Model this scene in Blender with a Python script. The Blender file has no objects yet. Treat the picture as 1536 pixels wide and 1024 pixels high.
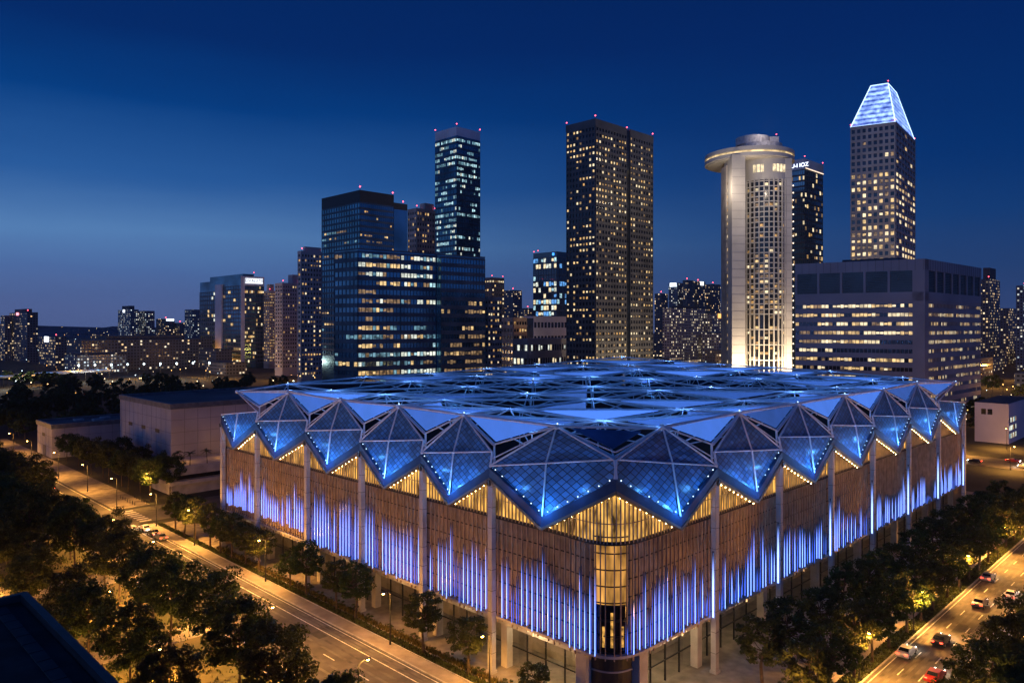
import bpy, math, random
from math import sin, cos, pi, sqrt, radians
from mathutils import Vector
R = random.Random(7)
S = bpy.context.scene
COL = S.collection
V = Vector

# ------------------------------------------------------------------ helpers
def tag(o, label=None, cat=None, group=None, kind=None):
    if label: o['label'] = label
    if cat: o['category'] = cat
    if group: o['group'] = group
    if kind: o['kind'] = kind
    return o

def empty(name, loc, label, cat, group=None, rz=0.0):
    o = bpy.data.objects.new(name, None)
    COL.objects.link(o)
    o.location = loc
    o.rotation_euler = (0, 0, rz)
    o.empty_display_size = 0.5
    return tag(o, label, cat, group)

class MB:
    def __init__(s):
        s.v = []; s.f = []; s.m = []; s.uv = {}; s.smooth = False
    def poly(s, pts, m=0, uv=None):
        b = len(s.v)
        s.v.extend([tuple(p) for p in pts])
        s.f.append(tuple(range(b, b + len(pts)))); s.m.append(m)
        if uv: s.uv[len(s.f) - 1] = uv
    def hexa(s, p, m=0):
        """p: 8 points, bottom ring 0-3 then top ring 4-7 (counter-clockwise)"""
        b = len(s.v)
        s.v.extend([tuple(q) for q in p])
        for f in ((3, 2, 1, 0), (4, 5, 6, 7), (0, 1, 5, 4), (1, 2, 6, 5), (2, 3, 7, 6), (3, 0, 4, 7)):
            s.f.append(tuple(b + i for i in f)); s.m.append(m)
    def box(s, x0, x1, y0, y1, z0, z1, m=0, fr=None):
        c = [(x0, y0), (x1, y0), (x1, y1), (x0, y1)]
        if fr: s.hexa([fr(x, y, z) for z in (z0, z1) for x, y in c], m)
        else: s.hexa([(x, y, z) for z in (z0, z1) for x, y in c], m)
    def prism(s, ring, z0, z1, m=0, mtop=None):
        n = len(ring); b = len(s.v)
        s.v.extend([(x, y, z0) for x, y in ring]); s.v.extend([(x, y, z1) for x, y in ring])
        for i in range(n):
            j = (i + 1) % n
            s.f.append((b + i, b + j, b + n + j, b + n + i)); s.m.append(m)
        s.f.append(tuple(b + n + i for i in range(n))); s.m.append(m if mtop is None else mtop)
        s.f.append(tuple(b + n - 1 - i for i in range(n))); s.m.append(m)
    def tube(s, p, q, r, r2=None, n=6, m=0, cap=True):
        p = V(p); q = V(q); d = q - p
        if d.length < 1e-6: return
        d.normalize()
        a = d.cross(V((0, 0, 1)))
        if a.length < 1e-3: a = V((1, 0, 0))
        a.normalize(); c = d.cross(a)
        r2 = r if r2 is None else r2
        b = len(s.v)
        for pt, rr in ((p, r), (q, r2)):
            for k in range(n):
                t = 2 * pi * k / n
                s.v.append(tuple(pt + a * (rr * cos(t)) + c * (rr * sin(t))))
        for k in range(n):
            j = (k + 1) % n
            s.f.append((b + k, b + j, b + n + j, b + n + k)); s.m.append(m)
        if cap:
            s.f.append(tuple(b + n - 1 - k for k in range(n))); s.m.append(m)
            s.f.append(tuple(b + n + k for k in range(n))); s.m.append(m)
    def ball(s, c, r, m=0, seg=8, rings=5, sz=1.0):
        b = len(s.v)
        s.v.append((c[0], c[1], c[2] + r * sz))
        for i in range(1, rings):
            t = pi * i / rings
            for k in range(seg):
                a = 2 * pi * k / seg
                s.v.append((c[0] + r * sin(t) * cos(a), c[1] + r * sin(t) * sin(a), c[2] + r * sz * cos(t)))
        s.v.append((c[0], c[1], c[2] - r * sz)); e = len(s.v) - 1
        for k in range(seg):
            j = (k + 1) % seg
            s.f.append((b, b + 1 + k, b + 1 + j)); s.m.append(m)
            for i in range(rings - 2):
                o = b + 1 + i * seg
                s.f.append((o + k, o + seg + k, o + seg + j, o + j)); s.m.append(m)
            o = b + 1 + (rings - 2) * seg
            s.f.append((o + k, e, o + j)); s.m.append(m)
    def mesh(s, name, mats):
        me = bpy.data.meshes.new(name)
        me.from_pydata(s.v, [], s.f)
        for mt in (mats if isinstance(mats, (list, tuple)) else [mats]): me.materials.append(mt)
        if any(s.m): me.polygons.foreach_set('material_index', s.m)
        if s.uv:
            ul = me.uv_layers.new(name='UVMap')
            for fi, uvs in s.uv.items():
                ls = me.polygons[fi].loop_start
                for k, c in enumerate(uvs): ul.data[ls + k].uv = c
        if s.smooth: me.polygons.foreach_set('use_smooth', [True] * len(s.f))
        me.update()
        return me
    def build(s, name, mats, parent=None):
        o = bpy.data.objects.new(name, s.mesh(name, mats))
        COL.objects.link(o)
        if parent is not None:
            o.parent = parent
            base = V(parent.location)
            pp = parent.parent
            while pp is not None: base += V(pp.location); pp = pp.parent
            me = o.data
            if base.length > 0 and not s.local:
                for vtx in me.vertices: vtx.co -= base
        return o
    local = False

def LMB():
    m = MB(); m.local = True
    return m

def copy_tree(o, parent=None):
    c = o.copy(); COL.objects.link(c)
    c.parent = parent
    for ch in list(o.children): copy_tree(ch, c)
    return c

# ------------------------------------------------------------------ materials
MATS = {}
def nodes(name):
    m = bpy.data.materials.new(name); m.use_nodes = True
    nt = m.node_tree; nt.nodes.clear()
    out = nt.nodes.new('ShaderNodeOutputMaterial')
    return m, nt, out
def N(nt, t, **kw):
    n = nt.nodes.new(t)
    for k, v in kw.items(): setattr(n, k, v)
    return n
def mth(nt, op, a, b=None):
    n = nt.nodes.new('ShaderNodeMath'); n.operation = op
    for i, x in enumerate((a, b)):
        if x is None: continue
        if isinstance(x, (int, float)): n.inputs[i].default_value = x
        else: nt.links.new(x, n.inputs[i])
    return n.outputs[0]
def rgb(c): return (c[0], c[1], c[2], 1)

def surf(name, col, rough=0.7, metal=0.0, var=0.25, scale=0.6, bump=0.0, spec=0.5, col2=None, trans=None):
    if name in MATS: return MATS[name]
    m, nt, out = nodes(name)
    b = N(nt, 'ShaderNodeBsdfPrincipled')
    b.inputs['Roughness'].default_value = rough
    b.inputs['Metallic'].default_value = metal
    b.inputs['Specular IOR Level'].default_value = spec
    g = N(nt, 'ShaderNodeNewGeometry')
    no = N(nt, 'ShaderNodeTexNoise'); no.inputs['Scale'].default_value = scale; no.inputs['Detail'].default_value = 5
    nt.links.new(g.outputs['Position'], no.inputs['Vector'])
    mx = N(nt, 'ShaderNodeMix', data_type='RGBA')
    c2 = col2 or tuple(max(0, x * (1 - var * 1.6)) for x in col)
    c1 = tuple(min(1, x * (1 + var * .6)) for x in col)
    mx.inputs[6].default_value = rgb(c2); mx.inputs[7].default_value = rgb(c1)
    rm = N(nt, 'ShaderNodeMapRange'); rm.inputs[1].default_value = .3; rm.inputs[2].default_value = .7
    nt.links.new(no.outputs[0], rm.inputs[0])
    nt.links.new(rm.outputs[0], mx.inputs[0])
    nt.links.new(mx.outputs[2], b.inputs['Base Color'])
    if bump:
        n2 = N(nt, 'ShaderNodeTexNoise'); n2.inputs['Scale'].default_value = scale * 12; n2.inputs['Detail'].default_value = 4
        nt.links.new(g.outputs['Position'], n2.inputs['Vector'])
        bp = N(nt, 'ShaderNodeBump'); bp.inputs['Strength'].default_value = bump; bp.inputs['Distance'].default_value = .05
        nt.links.new(n2.outputs[0], bp.inputs['Height']); nt.links.new(bp.outputs[0], b.inputs['Normal'])
    if trans:
        t = N(nt, 'ShaderNodeBsdfTranslucent'); nt.links.new(mx.outputs[2], t.inputs[0])
        ms = N(nt, 'ShaderNodeMixShader'); ms.inputs[0].default_value = trans
        nt.links.new(b.outputs[0], ms.inputs[1]); nt.links.new(t.outputs[0], ms.inputs[2])
        nt.links.new(ms.outputs[0], out.inputs[0])
    else: nt.links.new(b.outputs[0], out.inputs[0])
    MATS[name] = m
    return m

def emit(name, col, st, sample=False, var=0.0, scale=.9, zs=1.0, rough=.2, lo=.15):
    """a thing that gives off light; var > 0 breaks a lit room up with procedural noise"""
    if name in MATS: return MATS[name]
    m, nt, out = nodes(name)
    b = N(nt, 'ShaderNodeBsdfPrincipled')
    b.inputs['Base Color'].default_value = (.02, .02, .02, 1); b.inputs['Roughness'].default_value = rough
    b.inputs['Emission Color'].default_value = rgb(col)
    b.inputs['Emission Strength'].default_value = st
    if var:
        g = N(nt, 'ShaderNodeNewGeometry')
        mp = N(nt, 'ShaderNodeMapping'); mp.inputs['Scale'].default_value = (1, 1, zs)
        nt.links.new(g.outputs['Position'], mp.inputs['Vector'])
        no = N(nt, 'ShaderNodeTexNoise'); no.inputs['Scale'].default_value = scale; no.inputs['Detail'].default_value = 3
        nt.links.new(mp.outputs[0], no.inputs['Vector'])
        rm = N(nt, 'ShaderNodeMapRange'); rm.inputs[1].default_value = .35; rm.inputs[2].default_value = .65
        rm.inputs[3].default_value = st * (1 - var) if lo is None else st * max(lo, 1 - var); rm.inputs[4].default_value = st * (1 + var * .6)
        nt.links.new(no.outputs[0], rm.inputs[0])
        nt.links.new(rm.outputs[0], b.inputs['Emission Strength'])
    nt.links.new(b.outputs[0], out.inputs[0])
    m.cycles.emission_sampling = 'AUTO' if sample else 'NONE'
    MATS[name] = m
    return m

def far_windows(name, wall, lit, p, cu, cv, st, lit2=None, wu=.55, wv=.5, glass=(.012, .016, .024)):
    """far facade: one grid of small windows, UV in metres"""
    if name in MATS: return MATS[name]
    m, nt, out = nodes(name)
    uv = N(nt, 'ShaderNodeUVMap'); sp = N(nt, 'ShaderNodeSeparateXYZ'); nt.links.new(uv.outputs[0], sp.inputs[0])
    su = mth(nt, 'DIVIDE', sp.outputs[0], cu); sv = mth(nt, 'DIVIDE', sp.outputs[1], cv)
    fu = mth(nt, 'FRACT', su); fv = mth(nt, 'FRACT', sv)
    iu = mth(nt, 'FLOOR', su); iv = mth(nt, 'FLOOR', sv)
    win = mth(nt, 'MULTIPLY', mth(nt, 'MULTIPLY', mth(nt, 'GREATER_THAN', fu, (1 - wu) / 2), mth(nt, 'LESS_THAN', fu, (1 + wu) / 2)),
              mth(nt, 'MULTIPLY', mth(nt, 'GREATER_THAN', fv, (1 - wv) / 2), mth(nt, 'LESS_THAN', fv, (1 + wv) / 2)))
    oi = N(nt, 'ShaderNodeObjectInfo')
    cx = N(nt, 'ShaderNodeCombineXYZ')
    nt.links.new(iu, cx.inputs[0]); nt.links.new(iv, cx.inputs[1]); nt.links.new(mth(nt, 'MULTIPLY', oi.outputs['Random'], 517.0), cx.inputs[2])
    wn = N(nt, 'ShaderNodeTexWhiteNoise'); nt.links.new(cx.outputs[0], wn.inputs[0])
    sc = N(nt, 'ShaderNodeSeparateColor'); nt.links.new(wn.outputs['Color'], sc.inputs[0])
    on = mth(nt, 'LESS_THAN', sc.outputs[0], p)
    e = mth(nt, 'MULTIPLY', mth(nt, 'MULTIPLY', win, on), mth(nt, 'MULTIPLY', mth(nt, 'ADD', mth(nt, 'POWER', sc.outputs[1], 2.0), .12), st))
    ec = N(nt, 'ShaderNodeMix', data_type='RGBA'); ec.inputs[6].default_value = rgb(lit); ec.inputs[7].default_value = rgb(lit2 or lit)
    nt.links.new(sc.outputs[2], ec.inputs[0])
    bc = N(nt, 'ShaderNodeMix', data_type='RGBA'); bc.inputs[6].default_value = rgb(wall); bc.inputs[7].default_value = rgb(glass)
    nt.links.new(win, bc.inputs[0])
    b = N(nt, 'ShaderNodeBsdfPrincipled')
    nt.links.new(mth(nt, 'SUBTRACT', .8, mth(nt, 'MULTIPLY', win, .6)), b.inputs['Roughness'])
    nt.links.new(bc.outputs[2], b.inputs['Base Color']); nt.links.new(ec.outputs[2], b.inputs['Emission Color']); nt.links.new(e, b.inputs['Emission Strength'])
    nt.links.new(b.outputs[0], out.inputs[0])
    m.cycles.emission_sampling = 'NONE'
    MATS[name] = m
    return m

def tile_glass(name, line, glass, n):
    m, nt, out = nodes(name)
    uv = N(nt, 'ShaderNodeUVMap'); sp = N(nt, 'ShaderNodeSeparateXYZ'); nt.links.new(uv.outputs[0], sp.inputs[0])
    su = mth(nt, 'MULTIPLY', sp.outputs[0], n); sv = mth(nt, 'MULTIPLY', sp.outputs[1], n)
    w = .13
    ln = mth(nt, 'MAXIMUM', mth(nt, 'LESS_THAN', mth(nt, 'FRACT', su), w), mth(nt, 'LESS_THAN', mth(nt, 'FRACT', sv), w))
    cx = N(nt, 'ShaderNodeCombineXYZ'); nt.links.new(mth(nt, 'FLOOR', su), cx.inputs[0]); nt.links.new(mth(nt, 'FLOOR', sv), cx.inputs[1])
    oi = N(nt, 'ShaderNodeObjectInfo'); nt.links.new(mth(nt, 'MULTIPLY', oi.outputs['Random'], 91.0), cx.inputs[2])
    wn = N(nt, 'ShaderNodeTexWhiteNoise'); nt.links.new(cx.outputs[0], wn.inputs[0])
    g1 = N(nt, 'ShaderNodeMix', data_type='RGBA'); g1.inputs[6].default_value = rgb(tuple(x * .6 for x in glass)); g1.inputs[7].default_value = rgb(tuple(x * 1.35 for x in glass))
    nt.links.new(wn.outputs[0], g1.inputs[0])
    bc = N(nt, 'ShaderNodeMix', data_type='RGBA'); nt.links.new(ln, bc.inputs[0]); nt.links.new(g1.outputs[2], bc.inputs[6]); bc.inputs[7].default_value = rgb(line)
    b = N(nt, 'ShaderNodeBsdfPrincipled'); nt.links.new(bc.outputs[2], b.inputs['Base Color']); b.inputs['Roughness'].default_value = .32
    # each pane tilts a hair, so reflections break from pane to pane
    bp = N(nt, 'ShaderNodeBump'); bp.inputs['Strength'].default_value = .25; bp.inputs['Distance'].default_value = .06
    nt.links.new(mth(nt, 'ADD', wn.outputs[0], mth(nt, 'MULTIPLY', ln, 1.0)), bp.inputs['Height']); nt.links.new(bp.outputs[0], b.inputs['Normal'])
    nt.links.new(b.outputs[0], out.inputs[0])
    MATS[name] = m
    return m

def clear_glass(name, tint, refl):
    m, nt, out = nodes(name)
    t = N(nt, 'ShaderNodeBsdfTransparent'); t.inputs[0].default_value = rgb(tint)
    g = N(nt, 'ShaderNodeBsdfGlossy'); g.inputs['Roughness'].default_value = .03; g.inputs[0].default_value = (.9, .9, .9, 1)
    ms = N(nt, 'ShaderNodeMixShader'); ms.inputs[0].default_value = refl
    nt.links.new(t.outputs[0], ms.inputs[1]); nt.links.new(g.outputs[0], ms.inputs[2]); nt.links.new(ms.outputs[0], out.inputs[0])
    MATS[name] = m
    return m

# ------------------------------------------------------------------ camera (24 mm class lens, eye 50 m up)
F = 1126.0; EYE = 50.0; HY = 490.0
cam = bpy.data.cameras.new('camera'); camo = bpy.data.objects.new('camera', cam); COL.objects.link(camo)
camo.location = (0, 0, EYE); camo.rotation_euler = (pi / 2, 0, 0)
cam.sensor_width = 36; cam.lens = 36 * F / 1536; cam.shift_y = -(512 - HY) / 1536
cam.clip_start = 1; cam.clip_end = 20000
S.camera = camo
def PX(px, Y): return (px - 768) / F * Y
def PZ(py, Y): return EYE - (py - HY) / F * Y

# ------------------------------------------------------------------ lights
def lamp_light(loc, col, power, rad=.25, parent=None, kind='POINT', name='lamp_light', ang=None, rot=None):
    L = bpy.data.lights.new(name, kind); L.color = col; L.energy = power; L.shadow_soft_size = rad
    if kind == 'SPOT': L.spot_size = ang or radians(140); L.spot_blend = .6
    o = bpy.data.objects.new(name, L); COL.objects.link(o); o.location = loc
    if rot: o.rotation_euler = rot
    if parent is not None: o.parent = parent
    return o

# the hall's corner: u runs along the left road, v along the right road (both at 45 degrees)
CX, CY = 13.2, 93.2
def P(u, v, z=0.0): return V((CX - u + v, CY + u + v, z))
SODIUM = (1.0, .43, .075)
BLUE = (.08, .37, 1.0)
# ------------------------------------------------------------------ world: blue hour, brighter towards the set sun on the left
W = bpy.data.worlds.new('World'); S.world = W; W.use_nodes = True
nt = W.node_tree; bg = nt.nodes['Background']
def lin(c): return tuple((x / 255 / 12.92) if x <= 10 else ((x / 255 + .055) / 1.055) ** 2.4 for x in c)
sky = N(nt, 'ShaderNodeTexSky', sky_type='NISHITA'); sky.sun_disc = False
sky.sun_elevation = radians(-4); sky.sun_rotation = radians(-60); sky.altitude = 50; sky.ozone_density = 5.0
tc = N(nt, 'ShaderNodeTexCoord'); sp = N(nt, 'ShaderNodeSeparateXYZ'); nt.links.new(tc.outputs['Generated'], sp.inputs[0])
wz = N(nt, 'ShaderNodeTexNoise'); wz.inputs['Scale'].default_value = 2.2; wz.inputs['Detail'].default_value = 6; wz.inputs['Roughness'].default_value = .55
mpw = N(nt, 'ShaderNodeMapping'); mpw.inputs['Scale'].default_value = (1, 1, 7); nt.links.new(tc.outputs['Generated'], mpw.inputs[0]); nt.links.new(mpw.outputs[0], wz.inputs['Vector'])
elev = mth(nt, 'ADD', mth(nt, 'MAXIMUM', sp.outputs[2], 0.0), mth(nt, 'MULTIPLY', mth(nt, 'SUBTRACT', wz.outputs[0], .5), .05))
def ramp(stops):
    r = N(nt, 'ShaderNodeValToRGB'); el = r.color_ramp.elements
    el[0].position = stops[0][0]; el[0].color = rgb(lin(stops[0][1])); el[1].position = stops[-1][0]; el[1].color = rgb(lin(stops[-1][1]))
    for p, c in stops[1:-1]: e = el.new(p); e.color = rgb(lin(c))
    nt.links.new(elev, r.inputs[0]); return r.outputs[0]
rl = ramp([(0, (84, 102, 152)), (.025, (86, 106, 158)), (.066, (80, 112, 168)), (.11, (86, 130, 184)), (.18, (40, 92, 158)), (.265, (3, 62, 130)), (.34, (2, 42, 104)), (.6, (0, 24, 74)), (1, (0, 18, 60))])
rr = ramp([(0, (58, 76, 122)), (.066, (34, 64, 114)), (.13, (14, 58, 116)), (.2, (0, 48, 110)), (.34, (0, 37, 97)), (.6, (0, 22, 70)), (1, (0, 18, 60))])
az = mth(nt, 'DIVIDE', sp.outputs[0], mth(nt, 'SQRT', mth(nt, 'ADD', mth(nt, 'MULTIPLY', sp.outputs[0], sp.outputs[0]), mth(nt, 'ADD', mth(nt, 'MULTIPLY', sp.outputs[1], sp.outputs[1]), 1e-4))))
mr = N(nt, 'ShaderNodeMapRange', interpolation_type='SMOOTHSTEP'); mr.inputs[1].default_value = -.6; mr.inputs[2].default_value = .6; nt.links.new(az, mr.inputs[0])
mx = N(nt, 'ShaderNodeMix', data_type='RGBA'); nt.links.new(mr.outputs[0], mx.inputs[0]); nt.links.new(rl, mx.inputs[6]); nt.links.new(rr, mx.inputs[7])
ad = N(nt, 'ShaderNodeMix', data_type='RGBA', blend_type='ADD'); ad.inputs[0].default_value = .03; nt.links.new(mx.outputs[2], ad.inputs[6]); nt.links.new(sky.outputs[0], ad.inputs[7])
bk = N(nt, 'ShaderNodeMapRange', interpolation_type='SMOOTHSTEP'); bk.inputs[1].default_value = .25; bk.inputs[2].default_value = -.8; bk.inputs[3].default_value = 1.0; bk.inputs[4].default_value = 2.6; nt.links.new(sp.outputs[1], bk.inputs[0])  # sky behind the camera raised to brighten the facades facing it
vm = N(nt, 'ShaderNodeVectorMath', operation='SCALE'); nt.links.new(ad.outputs[2], vm.inputs[0]); nt.links.new(bk.outputs[0], vm.inputs['Scale'])
nt.links.new(vm.outputs[0], bg.inputs[0]); bg.inputs[1].default_value = 1.0
sun = bpy.data.lights.new('sun', 'SUN'); sun.energy = .03; sun.angle = radians(20); sun.color = (1, .8, .75)
suno = bpy.data.objects.new('sun', sun); COL.objects.link(suno); suno.rotation_euler = (radians(84), 0, radians(-60))
S.view_settings.view_transform = 'Standard'; S.view_settings.look = 'None'; S.view_settings.exposure = 0; S.view_settings.gamma = 1
S.cycles.use_denoising = True
S.cycles.max_bounces = 5; S.cycles.diffuse_bounces = 2; S.cycles.glossy_bounces = 3; S.cycles.transmission_bounces = 3; S.cycles.transparent_max_bounces = 6
S.cycles.sample_clamp_indirect = 3.0
S.cycles.caustics_reflective = False; S.cycles.caustics_refractive = False
# ------------------------------------------------------------------ common materials
asphalt = surf('asphalt', (.10, .092, .085), .8, var=.35, scale=.25, bump=.25)
paving = surf('paving', (.24, .21, .18), .8, var=.3, scale=.5, bump=.2)
sidewalk_m = surf('sidewalk', (.30, .26, .22), .8, var=.25, scale=.35, bump=.2)
earth = surf('earth', (.022, .024, .018), .95, var=.5, scale=.05)
grass_m = surf('turf', (.06, .08, .025), .95, var=.6, scale=.9, bump=.6)
kerb_m = surf('kerb_stone', (.42, .40, .37), .8, var=.2, scale=1.2)
paint_m = surf('road_paint', (.75, .74, .70), .7, var=.35, scale=1.5)
bark = surf('bark', (.085, .06, .04), .95, var=.4, scale=2.0, bump=.5)
concrete = surf('concrete', (.36, .35, .36), .8, var=.25, scale=.3, bump=.1)
pale_concrete = surf('pale_concrete', (.5, .47, .43), .8, var=.2, scale=.4)
dark_metal = surf('dark_metal', (.03, .032, .036), .5, .6)
column_m = surf('column_paint', (.40, .38, .38), .55, 0, var=.15, scale=.5)
terracotta = surf('terracotta_cladding', (.36, .265, .19), .6, var=.28, scale=.45)
fin_m = surf('bronze_fin', (.46, .33, .22), .5, 0, var=.25, scale=.7)
joint_m = surf('dark_joint', (.03, .025, .022), .8)  # joint bars, dark in their own colour
rim_blue = surf('rim_steel', (.018, .05, .12), .6, 0, var=.15, spec=.2)
rim_brown = surf('rim_soffit_edge', (.15, .115, .09), .6, var=.2)
steel = surf('roof_steel', (.78, .80, .86), .5, 0, var=.12, spec=.2)
deck_m = surf('roof_membrane', (.004, .006, .013), .8, 0, var=.6, scale=.12, spec=.05)
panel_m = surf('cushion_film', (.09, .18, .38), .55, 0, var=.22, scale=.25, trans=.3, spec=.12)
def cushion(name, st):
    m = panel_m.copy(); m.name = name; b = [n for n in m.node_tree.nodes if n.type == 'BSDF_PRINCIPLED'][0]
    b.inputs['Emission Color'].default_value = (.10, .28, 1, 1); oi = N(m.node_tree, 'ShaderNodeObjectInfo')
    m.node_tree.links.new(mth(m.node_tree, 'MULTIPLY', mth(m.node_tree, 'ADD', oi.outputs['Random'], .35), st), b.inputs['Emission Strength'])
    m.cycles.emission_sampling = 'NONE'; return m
panel_hi = cushion('painted_glow_cushion', .95); panel_lit = cushion('faint_painted_glow_cushion', 1.0)  # blue floodlight on the film is put in as emission
tile_lo = tile_glass('tiled_glass', (.008, .018, .04), (.075, .19, .38), 13)
gold_in = emit('gold_interior', (1, .52, .11), .95, True, .95, .75, .35, lo=.03)
gold_corner = emit('gold_corner_glass', (1, .46, .10), .95, True, .8, .5, .25, lo=.2)
led_m = emit('led_tube_light', (.17, .29, 1.0), 5.2, True)
led_dim = emit('led_tube_dim', (.08, .18, 1.0), 1.6, True)
led_back = emit('led_rear_fill', (.04, .14, 1.0), 1.4, True)  # hidden bars behind the fins, added to throw blue onto the cladding
col_led = emit('column_strip_light', (.24, .36, 1.0), 4.5, True)
for m_ in (led_m, led_dim, led_back, col_led):      # dimmable tubes, run down towards their upper end
    nt_ = m_.node_tree; b_ = [n for n in nt_.nodes if n.type == 'BSDF_PRINCIPLED'][0]; uv_ = N(nt_, 'ShaderNodeUVMap'); sx_ = N(nt_, 'ShaderNodeSeparateXYZ'); nt_.links.new(uv_.outputs[0], sx_.inputs[0])
    mr_ = N(nt_, 'ShaderNodeMapRange', interpolation_type='SMOOTHSTEP'); mr_.inputs[1].default_value = .38; mr_.inputs[2].default_value = 1.0; mr_.inputs[3].default_value = b_.inputs['Emission Strength'].default_value; mr_.inputs[4].default_value = .02
    nt_.links.new(sx_.outputs[1], mr_.inputs[0]); nt_.links.new(mr_.outputs[0], b_.inputs['Emission Strength'])
stud_m = emit('rim_stud_light', (.6, .8, 1.0), 3.2)
warm_stud = emit('warm_stud_light', (1, .66, .30), 70.0, True)
soff_light = emit('downlight', (1, .78, .48), 9.0, True)
store_glass = clear_glass('storefront_glass', (.82, .84, .84), .16)
lamp_glow = emit('sodium_bulb', (1, .48, .09), 60.0)
white_glow = emit('mercury_bulb', (.72, 1, .92), 30.0)
red_glow = emit('red_beacon_lens', (1, .07, .10), 9.0)

# ------------------------------------------------------------------ the hall
TL = [0.0, 15.7, 26.97, 39.2, 52.4, 66.97, 78.9]
TR = [0.0, 15.7, 30.2, 45.0, 59.7, 75.2, 90.6, 106.0]
ZW0, ZW1 = 8.0, 22.5
B0, B1, B2 = (6.0, 0.0), (-.2, -1.2), (0.0, 4.5)
def bez(s):
    return tuple((1 - s) ** 2 * a + 2 * s * (1 - s) * b + s * s * c for a, b, c in zip(B0, B1, B2))
def wall_uv(side, t):
    tc_ = 6.0 if side == 0 else 4.5
    if t >= tc_: return ((t, 0.0), (0.0, -1.0)) if side == 0 else ((0.0, t), (-1.0, 0.0))
    s = .5 * t and (.5 - .5 * t / tc_) if side == 0 else .5 + .5 * t / tc_
    if side == 0: s = .5 - .5 * t / tc_
    p = bez(s); d = tuple(bez(s + .01)[i] - bez(s - .01)[i] for i in (0, 1))
    n = (d[1], -d[0]); L = sqrt(n[0] ** 2 + n[1] ** 2); n = (n[0] / L, n[1] / L)
    if n[0] + n[1] > 0: n = (-n[0], -n[1])
    return p, n
def WP(side, t, o, z):
    (u, v), (nu, nv) = wall_uv(side, t)
    return P(u + nu * o, v + nv * o, z)
def rimz(side, t):
    T = TL if side == 0 else TR
    for k in range(len(T) - 1):
        a, b = T[k], T[k + 1]
        if t <= b:
            m = (a + b) / 2; za = 29.3 if k == 0 else 28.1; zb = 28.1
            return za + (23.3 - za) * (t - a) / (m - a) if t < m else 23.3 + (zb - 23.3) * (t - m) / (b - m)
    return 28.1
hall = empty('exhibition_hall', P(0, 0, 0), 'huge hall with a glowing blue faceted roof and bronze finned walls with blue light tubes', 'exhibition hall')

def fr(side, t, o):      # local frame on the wall: a along it, b outward (metres)
    (u, v), (nu, nv) = wall_uv(side, t)
    base = P(u, v); n = P(u + nu, v + nv) - base; n = n.normalized(); a = V((-n.y, n.x, 0))
    return lambda x, y, z: base + n * (o * 1.4142 + y) + a * x + V((0, 0, z))

def strip(mb, side, t0, t1, o, th, z0, z1, m=0, curved=False):
    ts = [t0, t1]
    if t0 < 6.5:
        n = max(2, int((min(t1, 6.5) - t0) / .7) + 1); e = min(t1, 6.5)
        ts = [t0 + (e - t0) * i / n for i in range(n + 1)] + ([t1] if t1 > 6.5 else [])
    for a, b in zip(ts, ts[1:]):
        q = [WP(side, a, o, 0), WP(side, b, o, 0), WP(side, b, o - th, 0), WP(side, a, o - th, 0)]
        if side == 1: q = [q[1], q[0], q[3], q[2]]
        mb.hexa([x + V((0, 0, z)) for z in (z0, z1) for x in q], m)

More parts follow.
